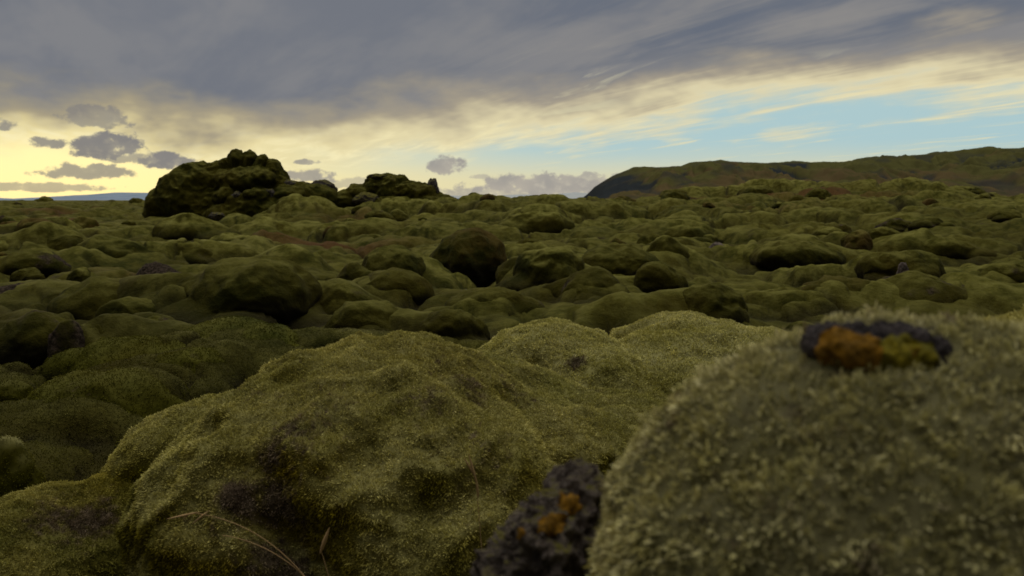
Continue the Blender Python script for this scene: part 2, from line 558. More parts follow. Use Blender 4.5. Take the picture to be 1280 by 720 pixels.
# knoll under the second outcrop, bank right of it
for px, py, Y in ((430, 256, 46), (480, 256, 46), (520, 258, 46), (560, 252, 50), (590, 254, 48), (540, 272, 42), (470, 285, 40), (250, 284, 45), (330, 284, 45), (390, 270, 45)):
    ctrl(px, py, Y, 1.5)
C = np.array(CTRL)


def base_height(x, y):
    """smooth ground level through the surveyed points, tabulated in bearing and log distance"""
    gt, gl = np.linspace(-math.pi, math.pi, 1257), np.linspace(-3.2, 10.6, 346)
    if 'tab' not in _lvl:
        A, Bq = np.meshgrid(gt, gl, indexing='ij')
        _lvl['tab'] = base_level((np.exp(Bq) * np.sin(A)).ravel(), (np.exp(Bq) * np.cos(A)).ravel()).reshape(A.shape)
    tab = _lvl['tab']
    a = (np.arctan2(x, y) - gt[0]) / (gt[1] - gt[0])
    b = (np.log(np.hypot(x, y) + 1e-6) - gl[0]) / (gl[1] - gl[0])
    a, b = np.clip(a, 0, len(gt) - 1.001), np.clip(b, 0, len(gl) - 1.001)
    i, j = a.astype(int), b.astype(int)
    fa, fb = a - i, b - j
    return (tab[i, j] * (1 - fa) * (1 - fb) + tab[i + 1, j] * fa * (1 - fb) + tab[i, j + 1] * (1 - fa) * fb + tab[i + 1, j + 1] * fa * fb)


_lvl = {}


def base_level(x, y):
    r = np.hypot(x, y) + 1e-6
    th = np.arctan2(x, y)
    lr = np.log(r)
    num = np.zeros(len(x))
    den = np.full(len(x), 0.02)
    for a, b, z, w in C:
        mk = (np.abs(th - a) < 0.24) & (np.abs(lr - b) < 0.75)
        k = w * np.exp(-0.5 * (((th[mk] - a) / 0.055) ** 2 + ((lr[mk] - b) / 0.17) ** 2))
        num[mk] += k * z
        den[mk] += k
    return num / den


RUST_SPOTS = []   # x, y, radius, strength
for px, py, rad, st in ((408, 315, 1.7, 1.0), (548, 272, 3.2, 1.0), (580, 268, 3.0, 0.8), (470, 292, 2.2, 0.6), (360, 312, 1.6, 0.9), (66, 284, 1.2, 1.0), (85, 288, 1.0, 0.9), (955, 262, 3.2, 1.0),
                        (1030, 260, 3.6, 1.0), (990, 262, 3.0, 0.8), (820, 284, 1.0, 0.7), (200, 350, 0.8, 0.6), (60, 330, 1.0, 0.6), (955, 290, 2.0, 0.4), (1100, 285, 2.0, 0.5), (1240, 272, 2.0, 0.6)):
    Yb = CAM_Z * F / max(py - 250.0, 12.0)
    if py <= 264:
        Yb = 52
    p = at(px, py, Yb)
    RUST_SPOTS.append((p[0], p[1], rad, st))


def prepare(s):
    Y = s['Y']
    k = m_per_px(Y)
    base = at(s['px'], s['base'], Y)
    top = at(s['px'], s['top'], Y)
    s['rx'] = s['w'] * k / 2
    s['h'] = top[2] - base[2]
    s['ry'] = s['rx'] * s['dep'] if s['dep'] else s['rx']
    s['side'] = 1 if s['seed'] % 2 else -1
    s['pos'] = np.array([base[0], Y + s['ry'] * 0.55, base[2]])


for s in S:
    prepare(s)


def crevice(x, y):
    """narrow clefts wandering between the moss cushions, 0..1"""
    P = np.stack([x, y, np.zeros_like(x) + 2.5], 1)
    r = np.hypot(x, y)
    w = np.stack([noise3(P * 1.3 + 4), noise3(P * 1.3 + 14), np.zeros_like(x)], 1) * 0.35
    a = np.abs(noise3((P + w) * np.array([0.62, 0.62, 1])))
    b = np.abs(noise3((P + w) * np.array([0.24, 0.24, 1]) + 9))
    wd = 0.055
    v = np.exp(-(a / wd) ** 2) * (1 - smooth(18, 34, r)) + np.exp(-(b / (wd * 0.8)) ** 2) * smooth(12, 24, r)
    return np.clip(v, 0, 1) * smooth(-0.12, 0.18, noise3(P * 0.45 + 33))


def terrain(x, y):
    r = np.hypot(x, y)
    z = base_height(x, y)
    P = np.stack([x, y, np.zeros_like(x)], 1)
    wx = x + 0.5 * noise3(P * 0.9 + 3.1) + 0.12 * noise3(P * 3.7)
    wy = y + 0.5 * noise3(P * 0.9 + 11.7) + 0.12 * noise3(P * 3.7 + 5)
    near = smooth(1.5, 3.5, r)
    far = smooth(14, 40, r)
    z = z + near * (0.14 * (domes(wx, wy, 0.62, 3) - 0.4) * (1 - 0.65 * far) + (0.30 + 0.20 * far) * (domes(wx, wy, 1.5, 21) - 0.4) + 0.22 * smooth(8, 16, r) * (domes(wx * 0.9 + 3, wy * 0.8, 2.6, 71) - 0.4) + 0.06 * fbm(P * 2.1, 4))
    z = z + far * (0.85 * (domes(wx + 1.3 * noise3(P * 0.2), wy + 1.3 * noise3(P * 0.2 + 9), 4.2, 43) - 0.35) + 0.6 * fbm(P * 0.22, 4)) * (1 - 0.7 * smooth(90, 300, r)) * (1 - 0.55 * smooth(-0.30, -0.42, np.arctan2(x, y)) * smooth(25, 45, r))
    z = z - crevice(x, y) * (0.16 + 0.22 * smooth(8, 25, r)) * smooth(3.5, 5.0, r) * (1 - smooth(70, 120, r))
    z = z + smooth(150, 900, r) * 1.5 * fbm(P * 0.004, 4) - 2.0 * smooth(200, 1500, r)
    for s in S:
        if s['fill']:
            continue
        d2 = ((x - s['pos'][0]) / (s['rx'] * 1.12)) ** 2 + ((y - s['pos'][1]) / (s['ry'] * 1.12)) ** 2
        mk = d2 < 12
        if mk.any():
            u = s['under']
            dd = d2[mk]
            back = ((x[mk] - s['pos'][0] - s['side'] * s['rx'] * 0.75 * u) / (s['rx'] * 1.45)) ** 2 + ((y[mk] - s['pos'][1] - s['ry'] * (0.25 + 0.9 * u)) / (s['ry'] * 1.5)) ** 2
            z[mk] += s['h'] * ((0.66 - 0.10 * u) * np.exp(-back / 0.85) - 0.10 * u * np.exp(-dd / 0.9))
            if u > 0.25:     # hollow under the near lip
                q = ((x[mk] - s['pos'][0]) / (s['rx'] * 0.85)) ** 2 + ((y[mk] - s['pos'][1] + s['ry'] * 0.8) / (s['ry'] * 0.55)) ** 2
                z[mk] -= s['h'] * 1.0 * u * np.exp(-q)
    return z


for s in S:
    if s['fill']:      # hummocks sit on the ground as it lies
        s['pos'][2] = terrain(s['pos'][:1], s['pos'][1:2])[0] - 0.42 * s['h']
        s['h'] *= 1.35


def rust_at(x, y):
    v = np.zeros(len(x))
    for a, b, rad, st in RUST_SPOTS:
        v = np.maximum(v, st * np.exp(-((x - a) ** 2 / (rad * 1.3) ** 2 + (y - b) ** 2 / (rad * 0.9) ** 2)))
    return v


def build_ground():
    th = np.concatenate([np.linspace(-math.pi, -0.72, 70)[:-1], np.linspace(-0.72, 0.72, 980), np.linspace(0.72, math.pi, 70)[1:-1]])
    rr = np.concatenate([[0.05, 0.3, 0.7, 1.1], np.exp(np.linspace(math.log(1.5), math.log(160), 560)), np.exp(np.linspace(math.log(165), math.log(30000), 60))])
    TH, R = np.meshgrid(th, rr)
    x, y = (R * np.sin(TH)).ravel(), (R * np.cos(TH)).ravel()
    z = terrain(x, y)
    nth, nr = len(th), len(rr)
    i = np.arange(nr - 1)[:, None] * nth
    j = np.arange(nth)[None, :]
    j2 = (j + 1) % nth
    Q = np.stack([i + j, i + j2, i + nth + j2, i + nth + j], -1).reshape(-1, 4)
    P = np.stack([x, y, z], 1)
    Zg = z.reshape(nr, nth)
    bl = Zg.copy()
    for ax, w in ((0, 9), (1, 9), (0, 9), (1, 9)):       # local mean level, for telling hollows from crowns
        cs = np.cumsum(np.pad(bl, [(w + 1, w) if a == ax else (0, 0) for a in (0, 1)], mode='edge'), axis=ax)
        bl = (np.take(cs, np.arange(2 * w + 1, cs.shape[ax]), ax) - np.take(cs, np.arange(0, cs.shape[ax] - 2 * w - 1), ax)) / (2 * w + 1)
    cav = ((bl - Zg) / (0.012 * R + 0.02)).ravel()
    hollow = np.maximum(smooth(-0.1, 0.95, cav), crevice(x, y) * smooth(3.5, 5, R.ravel()) * (1 - smooth(60, 100, R.ravel()))) * 0.96  # where crevice shade is painted into the ground colour
    n = fbm(P * 0.35 + 31, 4)
    heath = np.clip(0.20 + 0.50 * n + 0.30 * fbm(P * 1.7, 3) + 0.12 * np.clip(cav, -1, 1), 0, 1)  # heather cover, plus a little painted crevice shade in the hollows
    tone = np.clip(0.35 + 0.5 * fbm(P * 0.3 + 7, 3), 0.02, 0.9)
    tone = np.clip(tone + 0.55 * smooth(0.1, 1.2, -cav), 0, 1)  # crowns made paler in colour, as if catching light
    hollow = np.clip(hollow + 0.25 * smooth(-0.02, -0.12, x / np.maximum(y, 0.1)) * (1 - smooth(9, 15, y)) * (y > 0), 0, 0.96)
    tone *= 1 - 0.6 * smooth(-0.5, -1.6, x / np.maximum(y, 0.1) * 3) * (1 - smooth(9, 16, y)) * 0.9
    V = P
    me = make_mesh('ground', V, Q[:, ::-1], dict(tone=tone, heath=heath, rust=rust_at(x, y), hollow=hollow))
    o = link('ground', me, MOSS)
    o['kind'] = 'structure'
    # loose cover of moss shoots on the nearer ground
    rsel = (np.abs(th[None, :-1] + 0.30) < 0.34) & (rr[:-1, None] > 2.6) & (rr[:-1, None] < 8.5)
    qi = np.nonzero(rsel.ravel())[0]
    qa = (qi // (nth - 1)) * nth + qi % (nth - 1)
    TT = np.concatenate([np.stack([qa, qa + nth, qa + 1], 1), np.stack([qa + 1, qa + nth, qa + nth + 1], 1)])
    used, inv = np.unique(TT, return_inverse=True)
    sv, st_ = V[used], inv.reshape(TT.shape)
    nrm = np.cross(sv[st_[:, 1]] - sv[st_[:, 0]], sv[st_[:, 2]] - sv[st_[:, 0]])
    if nrm[:, 2].mean() < 0:
        st_ = st_[:, ::-1]
    n0 = len(sv)
    av = dict(tone=tone[used], heath=heath[used], rust=np.zeros(n0), hollow=hollow[used])
    W, WT, wa = grow_shoots(sv, st_, av, 230000, 0.012, 0.0060, 0.06, -5, seed=77, push=0.4)
    keep = WT.min(1) >= n0
    m2 = make_mesh('moss', W[n0:], WT[keep] - n0, {k: v[n0:] for k, v in wa.items()})
    mo = link('moss', m2, FUZZ_DIM)
    mo['kind'] = 'stuff'
    return o


# ------------------------------------------------------------------ boulders
def relief(V, N, size, seed, amp=0.10, crease=0.11):
    p = V / size + seed * 3.37
    warp = np.stack([noise3(p * 0.8 + 1), noise3(p * 0.8 + 31), 0.6 * noise3(p * 0.8 + 61)], 1)
    d = amp * fbm(p * 1.5, 3) + crease * (0.22 - np.abs(noise3(p * 1.9 + warp * 0.6 + 5))) + 0.030 * fbm(p * 6.0, 3)
    return V + N * (d * size)[:, None] + warp * (0.20 * size)


def moss_attrs(V, s):
    n = fbm(V * 1.6 + s['seed'] * 2.1, 4)
    heath = np.clip(s['heath'] * 0.78 + 0.8 * n, 0, 1)
    rust = np.clip(s['rust'] + 0.5 * fbm(V * 0.9 + 40, 3), 0, 1) * (s['rust'] > 0)
    tone = np.full(len(V), s['tone'])
    return dict(tone=tone, heath=heath, rust=rust)


def generic_lobes(s):
    r = random.Random(1000 + s['seed'])
    rx, ry, h = s['rx'], s['ry'], s['h']
    u = s['under']
    cz = h * (0.20 + 0.32 * u)
    tilt = r.uniform(-0.22, 0.22)
    lob = [(tilt * rx * 0.5, 0, cz, rx * (0.86 + 0.08 * u), ry * 0.92, h - cz)]
    n = s['lobes'] + 2
    a0 = r.uniform(0, 6.28)
    for i in range(n):
        a = a0 + i * 2 * math.pi / n + r.uniform(-0.5, 0.5)
        q = r.uniform(0.40, 0.85)
        sr = r.uniform(0.34, 0.62)
        lx, ly = math.cos(a) * q * rx, math.sin(a) * q * ry
        topz = h * (1.02 - 0.65 * q * q - r.uniform(0.0, 0.30))
        lz = max(topz - sr * h * 1.0, h * (0.02 + 0.2 * u))
        lob.append((lx, ly, lz, rx * sr, ry * sr, topz - lz))
    return lob


def add_boulder(s):
    k = m_per_px(s['Y'])
    wpx = s['w']
    sub = s['sub'] or (5 if wpx > 36 else 4)
    lob = generic_lobes(s)
    cz = s['h'] * (0.18 + 0.25 * s['under'])
    V, T = star_blob(lob, np.array([0, 0, cz]), sub, 13.0)
    # flatten what lies below the ground
    V[:, 2] = np.where(V[:, 2] < 0, V[:, 2] * 1.0, V[:, 2])
    N = vnormals(V, T)
    size = min(s['rx'], s['h'] * 1.6)
    V = relief(V, N, size, s['seed'])
    W = V + s['pos']
    at_ = moss_attrs(W, s)
    zz = V[:, 2] / s['h'] + 0.12 * noise3(W * 2.0)
    N2 = vnormals(V, T)
    at_['hollow'] = np.clip(smooth(0.50, 0.10, zz) * (0.45 + 0.7 * s['under']) + smooth(0.15, -0.4, N2[:, 2]) * 0.6, 0, 0.95)  # foot and undersides darkened: shade put into the boulder's colour
    at_['tone'] = np.clip(at_['tone'] * 1.25 * smooth(0.35, 0.95, zz) + 0.05, 0, 1)  # pale crown over a greener foot: lit-top effect put into the tone
    mat = MOSS
    if s['Y'] < 7.6:
        cnt = int(min(45000, 2.2 * s['rx'] * (s['ry'] + s['h']) * 2.6 / 0.013 ** 2 * (6.5 / max(s['Y'], 5)) ** 1.2))
        for kk in ('rust',):
            at_[kk] = np.asarray(at_[kk], float)
        V, T, at_ = grow_shoots(V, T, at_, cnt, 0.013, 0.0010 * s['Y'], 0.06, 0.0, seed=s['seed'] + 900, push=0.5)
        mat = FUZZ_DIM
    me = make_mesh('mossy_boulder', V, T, at_)
    nm = 'mossy_hummock' if s['fill'] else 'mossy_boulder'
    me.name = nm
    o = link(nm, me, mat, s['pos'])
    tag(o, s['label'], s['cat'], s['group'])
    return o


# ------------------------------------------------------------------ moss shoots on the near boulders
def grow_shoots(V, T, attrs, count, length, width, clump, zmin, droop=0.4, push=0.5, seed=0, keep=None):
    """adds `count` tapering moss shoots to a surface; returns new verts, tris, attrs"""
    g = np.random.default_rng(seed)
    A, Bv, Cv = V[T[:, 0]], V[T[:, 1]], V[T[:, 2]]
    fn = np.cross(Bv - A, Cv - A)
    area = np.linalg.norm(fn, axis=1)
    ctr = (A + Bv + Cv) / 3
    ok = ctr[:, 2] > zmin
    if keep is not None:
        ok &= keep(ctr)
    w = area * ok
    w /= w.sum()
    f = g.choice(len(T), count, p=w)
    u, v = g.random(count), g.random(count)
    sw = u + v > 1
    u[sw], v[sw] = 1 - u[sw], 1 - v[sw]
    VN = vnormals(V, T)
    P = A[f] + (Bv[f] - A[f]) * u[:, None] + (Cv[f] - A[f]) * v[:, None]
    N = VN[T[f, 0]] * (1 - u - v)[:, None] + VN[T[f, 1]] * u[:, None] + VN[T[f, 2]] * v[:, None]
    N /= np.linalg.norm(N, axis=1, keepdims=True)
    c1 = noise3(P / clump + 3)
    c2 = noise3(P / (clump * 0.45) + 11)
    c3 = noise3(P / (clump * 4) + 23)
    lean = np.stack([noise3(P / clump * 0.8 + 31), noise3(P / clump * 0.8 + 47), noise3(P / clump * 0.8 + 59)], 1)
    h = np.clip(0.5 + 0.55 * c1 + 0.45 * c2, 0, 1.2)
    L = length * (0.5 + 0.7 * h) * (0.75 + 0.5 * g.random(count)) * (1 + 0.3 * c3)
    D = N + 0.85 * lean + 0.45 * g.normal(size=(count, 3))
    D[:, 2] -= droop * (1 - np.clip(N[:, 2], 0, 1))
    D /= np.linalg.norm(D, axis=1, keepdims=True)
    side = np.cross(D, g.normal(size=(count, 3)))
    side /= np.linalg.norm(side, axis=1, keepdims=True) + 1e-9
    root = P + N * (length * push * (h - 0.6))[:, None]
    wv = width * (0.7 + 0.6 * g.random(count))
    n0 = len(V)
    bend = 0.35 * g.normal(size=(count, 3)) + np.array([0, 0, -0.25])
    tipP = root + D * L[:, None] + bend * L[:, None] * 0.35
    midP = root + D * (L * 0.55)[:, None]
    NV = np.empty((count, 4, 3))
    NV[:, 0] = root - N * (length * 0.3)
    NV[:, 1] = midP - side * wv[:, None] * 0.5
    NV[:, 2] = tipP
    NV[:, 3] = midP + side * wv[:, None] * 0.5
    b = n0 + np.arange(count)[:, None] * 4
    NT_ = np.concatenate([np.hstack([b, b + 1, b + 3]), np.hstack([b + 1, b + 2, b + 3])])
    out = {}
    idx = T[f, 0]
    for kk, av in attrs.items():
        out[kk] = np.concatenate([av, np.repeat(np.asarray(av)[idx], 4)])
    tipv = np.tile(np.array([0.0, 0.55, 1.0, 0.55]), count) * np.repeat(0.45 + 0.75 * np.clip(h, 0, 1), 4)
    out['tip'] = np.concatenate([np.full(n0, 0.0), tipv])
    out['rnd'] = np.concatenate([np.full(n0, 0.5), np.repeat(g.random(count), 4)])
    out['upz'] = np.concatenate([VN[:, 2], np.repeat(N[:, 2], 4)])
    return np.vstack([V, NV.reshape(-1, 3)]), np.vstack([T, NT_]), out


def px_lobe(px, py, Y, rx, rz, ry):
    p = at(px, py, Y)
    k = m_per_px(Y)
    return (p[0], p[1], p[2], rx * k, ry, rz * k)


def spots(W, lst):
    v = np.zeros(len(W))
    for px, py, Y, rad, st in lst:
        o = np.array([0, 0, CAM_Z])
        u = at(px, py, Y) - o
        u /= np.linalg.norm(u)
        rel = W - o
        t = rel @ u
        ang = np.linalg.norm(rel - t[:, None] * u, axis=1) / np.maximum(t, 0.05)
        p = W[np.argmin(np.where(ang < 0.02, t, 1e3 + ang))]      # where that bearing first meets the surface
        d = np.linalg.norm(W - p, axis=1) / rad
        v = np.maximum(v, st * np.exp(-d * d))
    return v


def near_mound(label, lobes, centre, origin, sub, shoots, length, width, clump, tone, heath, zmin, heath_spots=(), rust_spots=(), seed=1, amp=0.03, nscale=0.45, crease=0.02, push=0.5, name='mossy_mound', cat='mossy mound', speck=0.0, pale=0.0, mat=None, clefts=()):
    V, T = star_blob(lobes, np.array(centre), sub, 14.0)
    N = vnormals(V, T)
    p = V / nscale + seed * 5.1
    d = amp * fbm(p, 4) + crease * (0.3 - np.abs(noise3(p * 1.9 + 3))) + 0.012 * fbm(p * 6, 3)
    V = V + N * d[:, None]
    for cl in clefts:
        V = V - N * (cl[4] * spots(V, [cl[:4] + (1.0,)]))[:, None]
    n = fbm(V * 3.0 + seed, 4)
    hv = np.clip(heath + 0.55 * n + spots(V, heath_spots), 0, 1)
    if speck:
        hv = np.clip(hv + speck * smooth(0.22, 0.5, noise3(V / 0.022 + 70) + 0.5 * noise3(V / 0.055 + 7)), 0, 1)
    tv = np.clip(tone + 0.35 * fbm(V * 1.5 + 9, 3), 0, 1)
    rv = np.clip(spots(V, rust_spots), 0, 1)
    hol_shade = np.clip(smooth(0.55, 0.0, (V[:, 2] - zmin) / (V[:, 2].max() - zmin) + 0.15 * n) * 0.75 + smooth(0.05, -0.5, vnormals(V, T)[:, 2]) * 0.5, 0, 0.9)  # lower part and undersides darkened, shade painted into the moss
    at_ = dict(tone=tv, heath=hv, rust=rv, hollow=hol_shade)
    V, T, at_ = grow_shoots(V, T, at_, shoots, length, width, clump, zmin, seed=seed, push=push)
    at_['upz'] = at_['upz'] + pale
    me = make_mesh(name, V - np.array(origin), T, at_)
    o = link(name, me, mat or FUZZ, origin)
    tag(o, label, cat)
    return o


NEAR = {
    'big': ([px_lobe(470, 672, 3.1, 285, 216, 0.72), px_lobe(488, 520, 3.40, 150, 86, 0.36), px_lobe(690, 615, 3.35, 145, 114, 0.46), px_lobe(330, 620, 3.05, 118, 126, 0.42),
             px_lobe(286, 705, 2.85, 98, 118, 0.32), px_lobe(580, 750, 2.75, 200, 180, 0.38), px_lobe(610, 515, 3.7, 120, 62, 0.32), px_lobe(410, 535, 3.2, 84, 78, 0.30), px_lobe(430, 590, 2.9, 80, 62, 0.26),
             px_lobe(560, 560, 3.0, 90, 60, 0.22), px_lobe(765, 585, 3.5, 92, 88, 0.4)], at(480, 710, 3.15)),
    'shoulder': ([px_lobe(270, 575, 3.75, 100, 82, 0.40), px_lobe(200, 600, 3.7, 62, 62, 0.3), px_lobe(330, 545, 3.9, 70, 58, 0.35)], at(260, 620, 3.8)),
    'corner': ([px_lobe(80, 712, 3.3, 170, 96, 0.55), px_lobe(160, 660, 3.45, 74, 58, 0.3), px_lobe(20, 700, 3.2, 110, 60, 0.4)], at(90, 750, 3.3)),
    'dome': ([px_lobe(690, 480, 4.7, 104, 76, 0.5), px_lobe(745, 512, 4.5, 140, 72, 0.5), px_lobe(640, 478, 4.8, 56, 52, 0.4)], at(700, 520, 4.7)),
    'rippled': ([px_lobe(850, 470, 5.0, 105, 76, 0.55), px_lobe(930, 488, 4.9, 120, 82, 0.5), px_lobe(820, 490, 4.7, 120, 62, 0.5)], at(870, 520, 4.9)),
    'close': ([(0.82, 1.16, 0.69, 0.70, 0.52, 0.56), (0.445, 1.02, 0.953, 0.31, 0.32, 0.332), (0.335, 1.02, 0.855, 0.24, 0.30, 0.365), (0.62, 1.05, 0.938, 0.40, 0.34, 0.335), (0.95, 1.2, 0.885, 0.5, 0.4, 0.375)],
              np.array([0.62, 1.08, 0.80])),
    'hump': ([(0.98, 1.75, 0.755, 0.42, 0.35, 0.43), (1.25, 1.8, 0.71, 0.5, 0.4, 0.52)], np.array([1.1, 1.78, 0.7])),
}


def build_near():
    def go(key, label, sub, shoots, length, width, clump, tone, heath, zmin, gz, **kw):
        lob, c = NEAR[key]
        return near_mound(label, lob, c, (c[0], c[1], gz), sub, shoots, length, width, clump, tone, heath, zmin, **kw)
    go('big', 'big olive moss mound with a dark heather cleft, filling the lower middle', 7, 460000, 0.0125, 0.0033, 0.030, 0.6, 0.10, 0.0, 0.0,
       heath_spots=[(360, 512, 2.95, 0.12, 0.6), (395, 500, 2.95, 0.09, 0.45), (318, 560, 2.8, 0.08, 0.75), (303, 600, 2.75, 0.08, 0.9), (325, 640, 2.65, 0.09, 0.7), (360, 700, 2.6, 0.12, 0.5), (660, 478, 3.5, 0.12, 0.5), (600, 462, 3.4, 0.10, 0.45), (520, 468, 3.2, 0.10, 0.25), (630, 540, 3.1, 0.08, 0.3)],
       clefts=[(312, 585, 2.75, 0.075, 0.06), (318, 630, 2.7, 0.085, 0.10), (335, 675, 2.65, 0.10, 0.11), (370, 715, 2.6, 0.12, 0.10)],
       rust_spots=[(303, 596, 2.7, 0.045, 1.0)], seed=3, amp=0.085, nscale=0.38, crease=0.07, speck=0.22, pale=0.10)
    go('shoulder', 'narrow pale shoulder of moss behind the left flank of the big mound', 6, 90000, 0.013, 0.0038, 0.035, 0.65, 0.12, 0.0, 0.0, seed=5, amp=0.06, crease=0.04)
    go('corner', 'low moss mound with a purple-brown heather patch at the lower left corner', 6, 150000, 0.013, 0.0038, 0.035, 0.30, 0.16, -0.1, 0.0,
       heath_spots=[(100, 625, 3.2, 0.16, 0.75), (60, 630, 3.2, 0.10, 0.5)], seed=8, amp=0.06, crease=0.04)
    go('dome', 'pale grey-green moss dome just behind the crest of the big mound', 6, 140000, 0.015, 0.0050, 0.045, 0.95, 0.06, 0.0, 0.1, heath_spots=[(712, 433, 4.4, 0.06, 0.9)], seed=11, amp=0.06, crease=0.04)
    go('rippled', 'pale rippled moss mound left of the near boulder, behind the dome', 6, 140000, 0.015, 0.0050, 0.045, 0.9, 0.14, 0.0, 0.1, seed=14, amp=0.06, crease=0.06)
    o = go('close', 'close blurred boulder thick with pale woolly moss, lower right', 7, 300000, 0.012, 0.0028, 0.020, 0.85, 0.08, 0.45, 0.0, seed=17, amp=0.03, nscale=0.25, crease=0.02, push=1.3, mat=FUZZ_CLOSE, speck=0.42, pale=0.6,
           name='mossy_boulder', cat='mossy boulder')
    go('hump', 'moss-covered hump behind the close blurred boulder at the right edge', 6, 50000, 0.018, 0.004, 0.03, 0.8, 0.08, 0.6, 0.0, seed=19, amp=0.03, name='mossy_boulder', cat='mossy boulder')
    return o


def rock_mesh(size, seed, sub=5, rough=0.22, planes=9, cut=0.72):
    """angular lava stone: a sphere cut by random planes, then roughened; size = half extents"""
    D, T = ico(sub)
    g = np.random.default_rng(seed)
    V = D.copy()
    for _ in range(planes):
        n = g.normal(size=3)
        n /= np.linalg.norm(n)
        d = V @ n
        k = cut + 0.2 * g.random()
        ex = np.maximum(d - k, 0)
        V = V - n * (ex * 0.93)[:, None]
    p = V * 1.7 + seed
    V = V * (1 + rough * fbm(p, 4) + 0.10 * (0.4 - np.abs(noise3(p * 3.1))) + 0.05 * fbm(p * 6, 3))[:, None]
    return V * np.array(size), T


def lava_stone(px, top, base, w, label, mat=None, Y=None, seed=0, dep=0.8, sub=4, cat='stone', rough=0.25, group=None, pos=None, dy=0.0):
    if Y is None:
        Y = CAM_Z * F / max(base - 250.0, 8.0)
    k = m_per_px(Y)
    b, t = at(px, base, Y), at(px, top, Y)
    h = (t[2] - b[2])
    V, T = rock_mesh((w * k / 2 * 1.08, w * k / 2 * dep, h * 0.62), seed, sub, rough)
    V[:, 2] += h * 0.42
    me = make_mesh('lava_stone', V, T, smooth_faces=True)
    o = link('lava_stone', me, mat or ROCK, (b[0], Y + dy, b[2]))
    tag(o, label, cat, group)
    return o


# ------------------------------------------------------------------ outcrops
def cushion(parent, px, py, Y, rx, rz, ry, seed, tone=0.3, heath=0.15, rust=0.0, sub=5, name='moss_cushion', mat=None, lobes=2):
    k = m_per_px(Y)
    p = at(px, py, Y)
    a, b, c = rx * k, ry, rz * k
    r = random.Random(seed)
    lob = [(0, 0, 0, a, b, c)]
    for _ in range(lobes):
        an = r.uniform(0, 6.28)
        q = r.uniform(.35, .6)
        sr = r.uniform(.45, .62)
        lob.append((math.cos(an) * q * a, math.sin(an * 2) * q * b - 0.2 * b, r.uniform(-.2, .45) * c, a * sr, b * sr, c * sr))
    V, T = star_blob(lob, np.zeros(3), sub, 8)
    N = vnormals(V, T)
    V = relief(V, N, min(a, c * 1.3), seed, 0.09, 0.09)
    at_ = moss_attrs(V + p, dict(seed=seed, heath=heath, rust=rust, tone=tone))
    at_['hollow'] = smooth(0.15, -0.7, vnormals(V, T)[:, 2]) * 0.85  # shade painted onto downward faces
    me = make_mesh(name, V, T, at_)
    o = link(name, me, mat or MOSS, p - np.array(parent.location), parent)
    return o


def crag(parent, px, py, Y, rx, rz, ry, seed, mat=None, name='rock_knob', rough=0.3, sub=5):
    k = m_per_px(Y)
    p = at(px, py, Y)
    V, T = rock_mesh((rx * k, ry, rz * k), seed, sub, rough)
    me = make_mesh(name, V, T)
    return link(name, me, mat or CRUST, p - np.array(parent.location), parent)


def fused(parent, name, Y, lobes, centre, sub, seed, tone=0.1, heath=0.12, sharp=16, amp=0.05):
    """one continuous mossy crag: soft union of many bulges, given as (px, py, rx, rz, dY, ry)"""
    L = [px_lobe(px, py, Y + dy, rx, rz, ry) for px, py, rx, rz, dy, ry in lobes]
    V, T = star_blob(L, centre, sub, sharp)
    N = vnormals(V, T)
    d = amp * 3.0 * fbm(V * 0.8 + seed, 4) + amp * 4.2 * (0.25 - np.abs(noise3(V * 0.95 + seed))) + amp * 3.2 * (0.25 - np.abs(noise3(V * 2.2 + seed))) + amp * fbm(V * 5 + seed, 3)
    V = V + N * d[:, None]
    n = fbm(V * 0.9 + seed, 4)
    N = vnormals(V, T)
    at_ = dict(tone=np.clip(tone + 0.5 * fbm(V * 0.5 + 3, 3), 0, 1), heath=np.clip(heath + 0.55 * n + 0.25 * fbm(V * 3, 3), 0, 1), rust=np.zeros(len(V)), hollow=smooth(0.05, -0.7, N[:, 2] + 0.3 * n) * 0.75)  # hollow: painted shade on faces turned down
    off = np.array(parent.location)
    return link(name, make_mesh(name, V - off, T, at_), MOSS, (0, 0, 0), parent)


